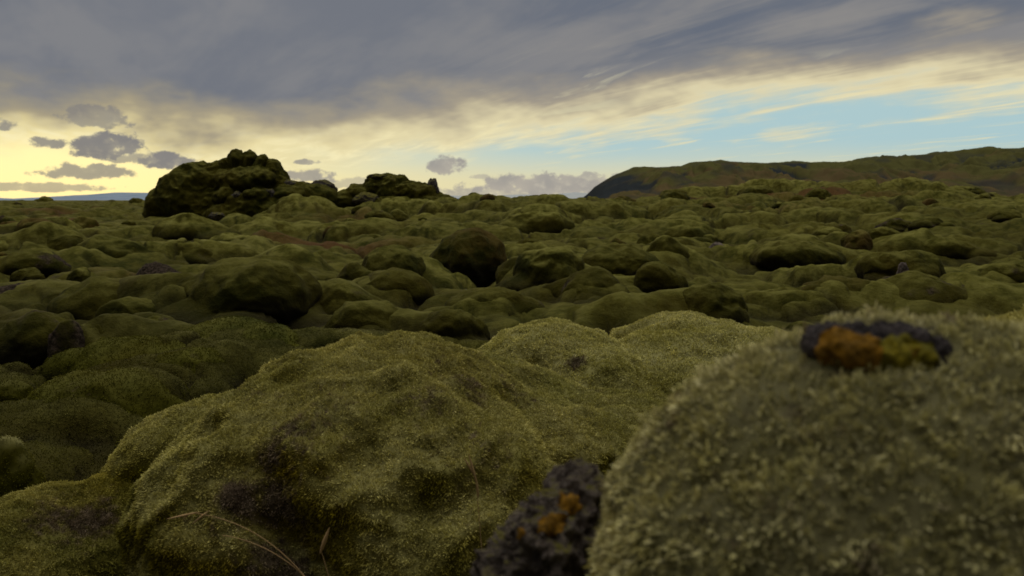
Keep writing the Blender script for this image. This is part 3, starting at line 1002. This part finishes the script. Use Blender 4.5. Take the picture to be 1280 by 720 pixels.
def build_outcrops():
    Y = 45.0
    b = at(290, 285, Y)
    r = empty('mossy_outcrop', b, 'tall dark green outcrop rising above the horizon, left of centre', 'outcrop')
    lob = [(265, 266, 62, 46, 0.8, 2.4), (236, 250, 38, 40, 0, 1.7), (203, 265, 19, 28, 0, 1.2), (258, 232, 32, 25, 0.3, 1.4), (284, 226, 22, 20, 0.5, 1.2), (302, 230, 34, 20, -0.3, 1.2), (330, 230, 26, 24, 0.2, 1.2),
           (296, 200, 11, 12, 0.2, 0.6), (313, 200, 10, 11, 0.4, 0.6), (329, 204, 8, 10, 0.2, 0.6), (341, 214, 10, 13, 0.2, 0.7), (351, 230, 12, 12, 0.3, 0.8), (282, 206, 7, 8, 0.1, 0.5), (270, 214, 13, 10, 0.2, 0.7),
           (248, 216, 14, 11, 0.2, 0.8), (222, 231, 13, 14, 0, 0.8), (306, 228, 22, 12, -1.0, 0.7), (326, 224, 14, 10, -0.9, 0.6), (325, 244, 13, 11, -1.3, 0.7), (308, 257, 26, 15, -1.5, 0.9), (286, 246, 20, 13, -1.1, 0.9),
           (360, 250, 34, 20, 0.2, 1.6), (362, 244, 17, 11, -0.8, 0.8), (384, 246, 20, 15, 0.2, 1.0), (398, 252, 26, 18, 0.4, 1.2), (345, 266, 44, 22, -0.4, 1.6), (296, 270, 40, 18, -1.2, 1.3), (374, 236, 9, 8, 0, 0.5), (392, 238, 9, 8, 0.2, 0.5)]
    c = at(288, 258, Y + 0.2)
    fused(r, 'body', Y, lob, c, 7, 4, tone=0.30, heath=0.12)
    crag(r, 338, 203, Y + 0.5, 6, 5, 0.3, 110)
    crag(r, 362, 231, Y + 0.0, 12, 6, 0.5, 118, mat=ROCK)
    crag(r, 380, 234, Y + 0.1, 10, 7, 0.4, 119, mat=ROCK)
    crag(r, 340, 207, Y + 0.3, 5, 6, 0.3, 124, mat=ROCK)
    crag(r, 270, 270, Y - 2.6, 10, 6, 0.4, 126, mat=ROCK)
    crag(r, 336, 243, Y - 1.1, 9, 8, 0.5, 121, mat=ROCK)
    crag(r, 296, 246, Y - 1.7, 9, 7, 0.4, 123, mat=ROCK)
    cushion(r, 366, 256, Y - 1.2, 16, 10, 0.8, 117, tone=0.3, heath=0.3, lobes=4)
    cushion(r, 312, 243, Y - 1.9, 9, 6, 0.4, 113, tone=0.4, lobes=1)
    # second, lower knoll with flat top stones and a horn
    Y = 46.0
    b = at(490, 260, Y)
    r = empty('mossy_outcrop', b, 'lower craggy knoll with a flat top slab and a pointed horn stone on its right', 'outcrop')
    lob = [(495, 256, 56, 26, 0.8, 2.0), (515, 242, 28, 15, -0.2, 1.2), (530, 246, 20, 14, -0.2, 1.0), (486, 238, 16, 17, -0.2, 0.9), (468, 236, 15, 13, 0, 0.8), (450, 246, 22, 14, 0, 1.0), (434, 254, 30, 14, 0, 1.2), (416, 260, 34, 16, 0.2, 1.3),
           (478, 227, 18, 8, 0.1, 0.7), (500, 230, 11, 9, 0.1, 0.6), (545, 258, 34, 14, -0.4, 1.4), (575, 264, 40, 12, -0.2, 1.5), (505, 264, 60, 18, -0.6, 1.6), (460, 254, 16, 12, -0.9, 0.7)]
    fused(r, 'body', Y, lob, at(492, 258, Y + 0.2), 7, 9, tone=0.3, heath=0.22)
    crag(r, 474, 221, Y, 15, 4, 0.6, 205, name='top_slab')
    crag(r, 494, 222, Y + 0.1, 9, 4.5, 0.45, 206)
    crag(r, 541, 236, Y - 0.3, 7.5, 13, 0.4, 207, mat=ROCK, name='horn_stone')
    crag(r, 452, 236, Y, 9, 5, 0.5, 208)
    crag(r, 458, 250, Y - 1.1, 16, 9, 0.6, 209)
    crag(r, 480, 258, Y - 1.2, 12, 8, 0.5, 210, mat=ROCK)
    lava_stone(404, 225, 244, 34, 'dark angular boulder on the skyline between the two outcrops', ROCK, Y=46, seed=31, sub=5)
    lava_stone(434, 236, 243, 9, 'tiny dark stone on the skyline beside the angular boulder', ROCK, Y=47, seed=32)


def build_stones():
    lava_stone(831, 362, 390, 26, 'small dark mottled stone left of the egg-shaped boulder', ROCK, seed=41, sub=5, Y=11.0)
    lava_stone(1127, 330, 368, 17, 'upright pinkish-grey stone standing in front of the bulging mound', PINK, seed=43, sub=5, Y=13.6)
    lava_stone(895, 303, 319, 22, 'purple-grey stone perched on the slope right of centre', PINK, seed=44, Y=23)
    lava_stone(829, 270, 286, 22, 'dark stone of the stony clump on the middle slope', ROCK, seed=45, Y=40)
    lava_stone(809, 273, 283, 12, 'rust-coloured small stone beside the dark one on the middle slope', PINK, seed=46, Y=40)
    lava_stone(698, 245, 254, 11, 'single dark lump standing on the skyline right of centre', ROCK, seed=47, Y=62)
    lava_stone(558, 264, 274, 20, 'grey stone lying on the red-brown bank', PINK, seed=48, Y=41)
    lava_stone(511, 280, 288, 13, 'pale grey stone at the top of the green swell', PINK, seed=49, Y=38)
    lava_stone(423, 297, 305, 14, 'pale grey stone on the dark red soil below the far knoll', PINK, seed=50, Y=31)
    lava_stone(583, 362, 374, 20, 'brown stone on the flat moss shelf, left of the two grey ones', PINK, seed=51, Y=13)
    lava_stone(614, 371, 380, 24, 'flat dark grey stone on the moss shelf', ROCK, seed=52, Y=12.6)
    lava_stone(618, 379, 388, 20, 'brownish stone just below the flat dark grey one', PINK, seed=53, Y=11.6)
    lava_stone(663, 385, 396, 16, 'small purple stone at the right end of the moss shelf', PINK, seed=54, Y=11)
    lava_stone(1041, 362, 380, 12, 'narrow dark stone in the dim flat behind the near boulder', ROCK, seed=55, Y=12.6)
    lava_stone(1083, 354, 372, 16, 'dark stone at the mouth of the gap under the bulging mound', ROCK, seed=56, Y=13.2)
    lava_stone(1215, 276, 290, 20, 'dark notch stone beside the brown-flanked hummock', ROCK, seed=57, Y=42)
    lava_stone(1045, 235, 246, 20, 'dark stone on the crest of the far right ridge', ROCK, seed=58, Y=58)
    lava_stone(1062, 237, 246, 12, 'smaller dark stone beside the one on the ridge crest', ROCK, seed=59, Y=58)
    lava_stone(302, 394, 406, 16, 'small pinkish stone in the hollow under the largest boulder', PINK, seed=60, Y=10.2)
    lava_stone(218, 342, 362, 26, 'pale lichen-grey stone in the heathery shoulder', PINK, seed=61, Y=12.2)
    lava_stone(348, 275, 284, 14, 'pale speckled stone at the foot of the tall outcrop', PINK, seed=62, Y=43)
    lava_stone(886, 283, 290, 10, 'black stone notched into the crested mound', ROCK, seed=63, Y=36)


def build_near_rock(boulder):
    # bare lava wedge between the big mound and the close boulder
    r = empty('lava_rock', at(650, 700, 1.25) * np.array([1, 1, 0]) + np.array([0, 0, 0.3]), 'blurred bare purple-grey lava rock wedged left of the close boulder', 'lava rock')
    L0 = np.array(r.location)

    def slab(name, lobes, c, sub, mat, seed, amp, par, off, crusts=(), sharp=12):
        V, T = star_blob(lobes, np.array(c), sub, sharp)
        N = vnormals(V, T)
        sz = max(l[3] for l in lobes)
        d = amp * sz * (fbm(V / sz * 2.2 + seed, 4) + 0.9 * (0.25 - np.abs(noise3(V / sz * 3.3 + seed))) + 0.35 * fbm(V / sz * 9 + seed, 3))
        V = V + N * d[:, None]
        o = link(name, make_mesh(name, V - off, T), mat, (0, 0, 0), par)
        N = vnormals(V, T)
        for px, py, rad, lm in crusts:       # thin lichen crust: follows the stone's own surface
            f = spots(V, [(px, py, 1.0, rad, 1.0)]) + 0.45 * fbm(V / rad * 1.6 + px, 4)
            sel = f[T].min(1) > 0.42
            used, inv = np.unique(T[sel], return_inverse=True)
            lift = 0.0012 + 0.003 * np.clip(f[used] - 0.42, 0, 1) + 0.0012 * noise3(V[used] / 0.006)
            link('lichen', make_mesh('lichen', V[used] + N[used] * lift[:, None] - off, inv.reshape(-1, 3)), lm, (0, 0, 0), par)
        return o

    def L(px, py, Y, rx, rz, ry):
        return px_lobe(px, py, Y, rx, rz, ry)
    slab('body', [L(700, 775, 1.25, 84, 122, 0.11), L(724, 664, 1.28, 46, 92, 0.07), L(678, 705, 1.24, 54, 78, 0.07), L(640, 752, 1.22, 50, 80, 0.07), L(696, 690, 1.22, 54, 72, 0.06)], at(704, 735, 1.26), 7, NEAR_ROCK, 3, 0.30, r, L0,
         crusts=((680, 632, 0.022, LICHEN_O), (716, 606, 0.020, LICHEN_O), (650, 655, 0.010, LICHEN_O)))
    bo = np.array(boulder.location)
    slab('rock_crest', [L(1095, 442, 0.985, 76, 38, 0.06), L(1052, 434, 0.985, 46, 27, 0.06), L(1140, 440, 0.985, 46, 29, 0.06), L(1100, 446, 0.955, 34, 24, 0.03)], at(1095, 450, 0.99), 7, CREST_ROCK, 21, 0.16, boulder, bo,
         crusts=((1046, 424, 0.040, LICHEN_O), (1156, 428, 0.036, LICHEN_Y), (1166, 440, 0.014, LICHEN_O)))


# ------------------------------------------------------------------ grass
def tube(pts, r0, r1, n=6):
    pts = np.asarray(pts, float)
    V, T = [], []
    m = len(pts)
    for i, p in enumerate(pts):
        d = pts[min(i + 1, m - 1)] - pts[max(i - 1, 0)]
        d /= np.linalg.norm(d)
        a = np.cross(d, [0.3, 0.9, 0.2])
        a /= np.linalg.norm(a)
        b = np.cross(d, a)
        r = r0 + (r1 - r0) * i / (m - 1)
        for k in range(n):
            an = 2 * math.pi * k / n
            V.append(p + r * (math.cos(an) * a + math.sin(an) * b))
    for i in range(m - 1):
        for k in range(n):
            a0, a1 = i * n + k, i * n + (k + 1) % n
            T += [(a0, a1, a1 + n), (a0, a1 + n, a0 + n)]
    return np.array(V), np.array(T)


def bez(p0, p1, p2, n=14):
    t = np.linspace(0, 1, n)[:, None]
    return (1 - t) ** 2 * p0 + 2 * t * (1 - t) * p1 + t * t * p2


def stalk(label, p0, p1, p2, r0, r1, spikes=()):
    o = empty('dry_grass_stalk', p0, label, 'grass stalk', None)
    off = np.array(p0)
    V, T = tube(bez(p0, p1, p2), r0, r1)
    link('stem', make_mesh('stem', V - off, T), STRAW, (0, 0, 0), o)
    for a, b, w in spikes:
        d = b - a
        mid = a + d * 0.45
        V, T = tube([a, a + d * 0.2, mid, a + d * 0.75, b], 0.0006, 0.0006)
        prof = np.repeat(np.array([0.3, 0.8, 1.0, 0.7, 0.12]) * w, 6)
        cen = np.repeat(np.array([a, a + d * 0.2, mid, a + d * 0.75, b]), 6, axis=0)
        dv = V - cen
        dv /= np.linalg.norm(dv, axis=1, keepdims=True)
        link('seed_head', make_mesh('seed_head', cen + dv * prof[:, None] - off, T), STRAW, (0, 0, 0), o)
    return o


def build_grass():
    Y = 2.30
    stalk('arching dry grass stalk with a nodding seed head before the dark cleft', at(392, 735, Y), at(330, 650, Y - 0.03), at(238, 641, Y - 0.05), 0.0015, 0.0010,
          [(at(250, 640, Y - .05), at(208, 649, Y - .05), 0.0035), (at(236, 641, Y - .05), at(229, 650, Y - .05), 0.003), (at(262, 638, Y - .05), at(240, 655, Y - .05), 0.0028)])
    stalk('bare pale grass stem lying low across the front of the big mound', at(400, 742, Y), at(350, 680, Y - .02), at(278, 669, Y - .02), 0.0015, 0.0009)
    stalk('short dry blade with one pale straw-coloured husk', at(416, 740, Y), at(408, 710, Y), at(402, 690, Y), 0.0012, 0.001,
          [(at(400, 692, Y), at(412, 659, Y), 0.006)])
    stalk('thin upright reddish grass stalk with a fluffy top, left of the bare lava rock', at(606, 735, 2.2), at(600, 660, 2.2), at(594, 590, 2.2), 0.0014, 0.0007,
          [(at(598, 622, 2.2), at(595, 596, 2.2), 0.0035), (at(596, 605, 2.2), at(586, 568, 2.2), 0.004), (at(594, 596, 2.2), at(580, 572, 2.2), 0.003)])


# ------------------------------------------------------------------ hills
def hill_material(name, cols, rock):
    m, t = new_mat(name)
    geo = t.node('ShaderNodeNewGeometry')
    P = geo.outputs['Position']
    z = t.sep(P)[2]
    a = t.noise(P, 0.006, 6, 0.6)
    b = t.noise(P, 0.03, 5, 0.6)
    col = t.mix(t.ss(t.m('ADD', a, t.m('MULTIPLY', z, 0.0022)), 0.55, 0.72), cols[0], cols[1])
    col = t.mix(t.ss(b, 0.45, 0.7), col, cols[2])
    col = t.mix(t.attr('gully'), col, rock)
    bs = t.node('ShaderNodeBsdfPrincipled')
    t.put(bs.inputs['Base Color'], col)
    bs.inputs['Roughness'].default_value = 1.0
    bs.inputs['Specular IOR Level'].default_value = 0.0
    out = t.node('ShaderNodeOutputMaterial')
    t.l.new(bs.outputs[0], out.inputs[0])
    return m


def ridge(name, prof, D, depth, mat, label, gul=1.0, nx=500, ny=70):
    """a long hill: crest heights follow the surveyed skyline at distance D; the near slope runs `depth` towards the viewer"""
    px = np.array([p[0] for p in prof], float)
    py = np.array([p[1] for p in prof], float)
    u = np.linspace(px[0], px[-1], nx)
    vpy = np.interp(u, px, py)
    k = np.exp(-0.5 * (np.arange(-6, 7) / 1.2) ** 2)
    k /= k.sum()
    vpy = np.convolve(np.pad(vpy, 6, mode='edge'), k, 'valid')
    crest = np.array([at(a, b, D) for a, b in zip(u, vpy)])
    t = np.concatenate([np.linspace(0, 1, ny), [1.12, 1.4]])
    X = np.repeat(crest[:, 0][None], len(t), 0)
    Hc = np.maximum(crest[:, 2] + 0.0, 0)[None]
    Yv = D - depth * (1 - t[:, None]) + 0 * X
    X = X * (Yv / D) ** 0.35 + 0 * X
    P = np.stack([X.ravel() / depth * 7, Yv.ravel() / depth * 3, np.zeros(X.size)], 1)
    P2 = np.stack([X.ravel() / depth * 9 + 0.8 * noise3(P), Yv.ravel() / depth * 2.2, np.zeros(X.size) + 3], 1)
    rg = ridged(P2, 4).reshape(X.shape)
    fb = fbm(P * 1.3, 4).reshape(X.shape)
    tt = np.clip(t, 0, 1)[:, None]
    shape = np.clip(tt * 1.05, 0, 1) ** 0.8
    edge = np.sin(np.pi * np.clip(tt, 0, 1)) ** 0.8
    Z = Hc * (shape + gul * edge * (0.42 * (rg - 0.62) + 0.34 * fb)) + gul * 0.006 * depth * fbm(P * 8, 3).reshape(X.shape) * edge
    Z[-2:] = Hc * np.array([[0.97], [0.6]])
    Z[0] -= 8
    cl = smooth(px[0] + 75, px[0] + 8, u)[None] * smooth(0.25, 0.5, tt)
    gully = np.clip(smooth(0.58, 0.40, rg) * edge * 0.9 + smooth(0.12, 0.35, fb) * edge * 0.6 + (cl if gul == 1.0 else 0), 0, 1)
    V = np.stack([X, Yv, Z], -1).reshape(-1, 3)
    n = nx
    i = np.arange(len(t) - 1)[:, None] * n
    j = np.arange(n - 1)[None]
    Q = np.stack([i + j, i + j + 1, i + n + j + 1, i + n + j], -1).reshape(-1, 4)
    me = make_mesh(name, V, Q, dict(gully=gully.ravel()))
    o = link(name, me, mat)
    o['kind'] = 'structure'
    return o


def build_hills():
    mt = hill_material('heath_hill', ((0.128, 0.094, 0.044, 1), (0.108, 0.104, 0.036, 1), (0.085, 0.080, 0.030, 1)), (0.036, 0.042, 0.048, 1))  # gully colour stands for dark cliff rock and bluish ravine shadow
    ridge('hill', [(728, 256), (733, 250), (745, 233), (765, 220), (790, 210), (850, 208), (862, 203), (890, 201), (960, 205), (1000, 204), (1050, 203), (1100, 198), (1150, 195), (1180, 190), (1220, 186), (1280, 185),
                   (1350, 183), (1450, 190), (1600, 205), (1800, 230)], 2600, 1000, mt, '', nx=700, ny=110)
    blue = hill_material('hazy_ridge', ((0.34, 0.42, 0.54, 1), (0.34, 0.42, 0.54, 1), (0.31, 0.39, 0.52, 1)), (0.27, 0.35, 0.48, 1))  # blue distance haze put into the base colour
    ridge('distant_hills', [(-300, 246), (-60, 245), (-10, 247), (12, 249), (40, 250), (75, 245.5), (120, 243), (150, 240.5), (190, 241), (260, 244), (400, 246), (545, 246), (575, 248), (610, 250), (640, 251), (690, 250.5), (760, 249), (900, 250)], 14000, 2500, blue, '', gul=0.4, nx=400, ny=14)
    pale = hill_material('far_hazy_ridge', ((0.62, 0.66, 0.68, 1), (0.62, 0.66, 0.68, 1), (0.58, 0.63, 0.66, 1)), (0.55, 0.60, 0.65, 1))  # thicker haze, again carried by the base colour
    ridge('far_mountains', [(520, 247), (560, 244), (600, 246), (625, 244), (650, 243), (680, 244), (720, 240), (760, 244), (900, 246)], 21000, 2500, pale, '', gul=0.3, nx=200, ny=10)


# ------------------------------------------------------------------ sky and light
SUN_AZ = math.atan((70 - 640) / F)      # from +Y towards +X
SUN_EL = math.radians(9.0)


def sky_dir(px, py):
    az = math.atan((px - 640) / F)
    el = math.atan((250 - py) / F * math.cos(az))
    return az * F, el * F


def build_world():
    w = bpy.data.worlds.new('World')
    sc.world = w
    w.use_nodes = True
    w.node_tree.nodes.clear()
    t = NT(w.node_tree)
    tc = t.node('ShaderNodeTexCoord').outputs['Generated']
    nrm = t.node('ShaderNodeVectorMath', operation='NORMALIZE')
    t.l.new(tc, nrm.inputs[0])
    D = nrm.outputs[0]
    x, y, z = t.sep(D)
    U = t.m('MULTIPLY', t.m('ARCTAN2', x, y), F)
    Vv = t.m('MULTIPLY', t.m('ARCSINE', z), F)
    # clear sky: Nishita plus measured dusk colours
    sky = t.node('ShaderNodeTexSky', sky_type='NISHITA')
    sky.sun_disc = False
    sky.sun_elevation = SUN_EL
    sky.sun_rotation = SUN_AZ
    nish = t.mix(1.0, sky.outputs[0], (0.05, 0.05, 0.05, 1), 'MULTIPLY')
    left = t.ss(U, 80, -520)
    vwarp = t.m('ADD', Vv, t.m('MULTIPLY', t.m('SUBTRACT', t.noise(t.comb(t.m('MULTIPLY', U, 0.004), t.m('MULTIPLY', Vv, 0.02), 0.0), 1.0, 2), 0.5), 22))
    low = t.mix(left, lin(222, 216, 178), lin(252, 238, 166))
    mid = t.mix(left, lin(174, 204, 209), lin(240, 230, 180))
    clear = t.mix(t.ss(vwarp, 16, 74), low, mid)
    glow = t.m('MULTIPLY', t.ss(t.m('ABSOLUTE', t.m('SUBTRACT', U, -560)), 420, 0), t.ss(t.m('ABSOLUTE', t.m('SUBTRACT', Vv, 40)), 90, 0))
    clear = t.mix(t.m('MULTIPLY', glow, 0.75), clear, lin(255, 244, 176))
    clear = t.mix(0.06, clear, nish)
    # high cloud sheet, seen in perspective: streaks run along one bearing
    zc = t.m('ADD', t.m('MAXIMUM', z, 0.0), 0.045)
    gx, gy = t.m('DIVIDE', x, zc), t.m('DIVIDE', y, zc)
    ang = math.atan((150 - 640) / F)
    ca, sa = math.cos(ang), math.sin(ang)
    along = t.m('ADD', t.m('MULTIPLY', gx, sa), t.m('MULTIPLY', gy, ca))
    across = t.m('SUBTRACT', t.m('MULTIPLY', gx, ca), t.m('MULTIPLY', gy, sa))
    st = t.noise(t.comb(t.m('MULTIPLY', along, 0.30), t.m('MULTIPLY', across, 1.5), 0.0), 1.0, 4, 0.58, 0.5)
    st2 = t.noise(t.comb(t.m('MULTIPLY', along, 0.9), t.m('MULTIPLY', across, 3.2), 4.0), 1.0, 4, 0.6, 0.8)
    bil = t.noise(t.comb(t.m('MULTIPLY', U, 0.0055), t.m('MULTIPLY', Vv, 0.012), 2.0), 1.0, 4, 0.58)
    # height of the lower edge of the sheet by bearing
    e = t.node('ShaderNodeFloatCurve')
    cm = e.mapping
    pts = [(-900, 76), (-640, 74), (-520, 74), (-400, 66), (-300, 50), (-230, 62), (-120, 86), (0, 94), (150, 104), (330, 116), (450, 124), (576, 132), (700, 136), (900, 136)]
    cu = cm.curves[0]
    for i, (a, b) in enumerate(pts):
        X, Yc = (a + 900) / 1800.0, b / 200.0
        if i == 0:
            cu.points[0].location = (X, Yc)
        elif i == len(pts) - 1:
            cu.points[len(cu.points) - 1].location = (X, Yc)
        else:
            cu.points.new(X, Yc)
    cm.update()
    t.put(e.inputs['Value'], t.m('DIVIDE', t.m('ADD', U, 900), 1800, clamp=True))
    e.inputs['Factor'].default_value = 1.0
    edge = t.m('MULTIPLY', e.outputs[0], 200)
    right = t.ss(U, -200, 250)
    wob = t.m('ADD', t.m('MULTIPLY', t.m('SUBTRACT', st, 0.5), t.m('ADD', 22, t.m('MULTIPLY', right, 84))),
              t.m('ADD', t.m('MULTIPLY', t.m('SUBTRACT', st2, 0.5), t.m('ADD', 14, t.m('MULTIPLY', right, 24))), t.m('MULTIPLY', t.m('SUBTRACT', bil, 0.5), 125)))
    th = t.m('ADD', t.m('SUBTRACT', Vv, edge), wob)          # "thickness" of the sheet
    cov = t.ss(th, -46, 2)
    slate = t.mix(right, lin(114, 118, 127), lin(102, 109, 122))
    slate = t.mix(t.ss(t.m('ADD', st, t.m('MULTIPLY', t.m('SUBTRACT', bil, 0.5), 0.6)), 0.36, 0.68), slate, t.mix(right, lin(128, 129, 133), lin(134, 133, 134)))
    slate = t.mix(t.m('MULTIPLY', t.ss(st2, 0.45, 0.75), t.m('MULTIPLY', 0.4, right)), slate, lin(150, 146, 140))
    cream = t.mix(left, lin(222, 211, 172), lin(238, 222, 162))
    warm = t.mix(left, lin(166, 156, 138), lin(172, 160, 130))
    cream = t.mix(t.m('MULTIPLY', t.ss(t.m('ADD', st2, t.m('MULTIPLY', st, 0.5)), 0.60, 1.0), t.m('SUBTRACT', 1.0, t.m('MULTIPLY', right, 0.55))), cream, lin(248, 236, 186))
    body = t.mix(t.ss(th, -8, 34), cream, warm)
    body = t.mix(t.ss(th, 18, 66), body, slate)
    col = t.mix(cov, clear, body)
    # pale wisps in the clear gap
    wis = t.m('MULTIPLY', t.m('MULTIPLY', t.ss(st2, 0.52, 0.68), t.ss(st, 0.42, 0.6)), t.m('MULTIPLY', t.ss(Vv, 20, 60), t.ss(Vv, 190, 110)))
    col = t.mix(t.m('MULTIPLY', t.m('MULTIPLY', wis, right), 0.75), col, lin(226, 218, 178))
    # small low cumulus, each at its own bearing and height
    wn1 = t.noise(t.comb(t.m('MULTIPLY', U, 0.06), t.m('MULTIPLY', Vv, 0.085), 0.0), 1.0, 4, 0.6)
    wn2 = t.noise(t.comb(t.m('MULTIPLY', U, 0.014), t.m('MULTIPLY', Vv, 0.022), 7.0), 1.0, 2, 0.55)
    nz = t.m('ADD', t.m('MULTIPLY', t.m('SUBTRACT', wn1, 0.5), 3.4), t.m('MULTIPLY', t.m('SUBTRACT', wn2, 0.5), 3.4))
    cl = [(140, 188, 40, 17, 1), (128, 180, 22, 12, .9), (208, 203, 38, 10, 1), (172, 199, 36, 9, .8), (125, 150, 36, 15, .75), (110, 216, 50, 11, .85), (68, 181, 20, 9, .95), (2, 158, 22, 9, .9),
          (40, 235, 80, 6, .7), (386, 204, 16, 4, .85), (375, 222, 60, 11, .9), (440, 230, 60, 8, .55), (558, 211, 25, 14, .95), (600, 222, 14, 4, .6), (680, 234, 105, 16, .95), (640, 242, 110, 10, .75), (740, 228, 50, 12, .8)]
    mask = None
    for px, py, a, b, s in cl:
        u0, v0 = sky_dir(px, py)
        du = t.m('DIVIDE', t.m('SUBTRACT', U, u0), a)
        dv = t.m('DIVIDE', t.m('SUBTRACT', Vv, v0), b)
        dv = t.m('MULTIPLY', dv, t.m('ADD', 1.0, t.m('MULTIPLY', t.ss(dv, 0.0, -0.3), 0.45)))
        q = t.m('ADD', t.m('ADD', t.m('MULTIPLY', du, du), t.m('MULTIPLY', dv, dv)), nz)
        mk = t.m('MULTIPLY', t.ss(q, 1.2, 0.5), s)
        mask = mk if mask is None else t.m('MAXIMUM', mask, mk)
    cc = t.mix(left, lin(152, 148, 146), lin(124, 122, 124))
    cc = t.mix(t.ss(wn2, 0.35, 0.65), cc, t.mix(left, lin(176, 168, 158), lin(140, 136, 130)))
    cc = t.mix(t.m('MULTIPLY', t.ss(wn1, 0.45, 0.7), 0.5), cc, t.mix(left, lin(196, 188, 172), lin(168, 160, 142)))
    col = t.mix(t.m('MULTIPLY', mask, 0.95), col, cc)
    # unseen sky: bright overhead patch and darker rear, added to shape the light
    hi = t.m('MULTIPLY', t.ss(Vv, 640, 1350), t.ss(y, -0.75, 0.35))
    bk = t.ss(t.m('ABSOLUTE', U), 900, 1700)
    col = t.mix(bk, col, (0.055, 0.057, 0.06, 1))
    col = t.mix(hi, col, (1.85, 1.78, 1.56, 1))
    col = t.mix(t.ss(Vv, 0, -60), col, (0.04, 0.04, 0.02, 1))
    bg = t.node('ShaderNodeBackground')
    t.put(bg.inputs['Color'], col)
    bg.inputs['Strength'].default_value = 1.0
    out = t.node('ShaderNodeOutputWorld')
    t.l.new(bg.outputs[0], out.inputs[0])
    w.cycles.sampling_method = 'MANUAL'
    w.cycles.sample_map_resolution = 1024


def build_light():
    L = bpy.data.lights.new('sun', 'SUN')
    L.energy = 0.40
    L.angle = math.radians(18)
    L.color = (1.0, 0.80, 0.50)
    o = bpy.data.objects.new('sun', L)
    COL.objects.link(o)
    d = Vector((math.sin(SUN_AZ) * math.cos(SUN_EL), math.cos(SUN_AZ) * math.cos(SUN_EL), math.sin(SUN_EL)))
    o.rotation_euler = d.to_track_quat('Z', 'Y').to_euler()


def build_camera():
    c = bpy.data.cameras.new('camera')
    c.sensor_width = 36
    c.lens = 36 * F / 1280
    c.clip_start = 0.02
    c.clip_end = 60000
    c.dof.use_dof = True
    c.dof.focus_distance = 5.0
    c.dof.aperture_fstop = c.lens / 7.2
    o = bpy.data.objects.new('camera', c)
    COL.objects.link(o)
    o.location = (0, 0, CAM_Z)
    o.rotation_euler = (math.pi / 2 - PITCH, 0, 0)
    sc.camera = o


build_camera()
build_world()
build_light()
build_ground()
for s in S:
    add_boulder(s)
near = build_near()
build_near_rock(near)
build_outcrops()
build_stones()
build_grass()
build_hills()

sc.view_settings.view_transform = 'Standard'
sc.view_settings.look = 'None'
sc.view_settings.exposure = 0
sc.cycles.max_bounces = 4
sc.cycles.diffuse_bounces = 2
sc.cycles.use_denoising = True
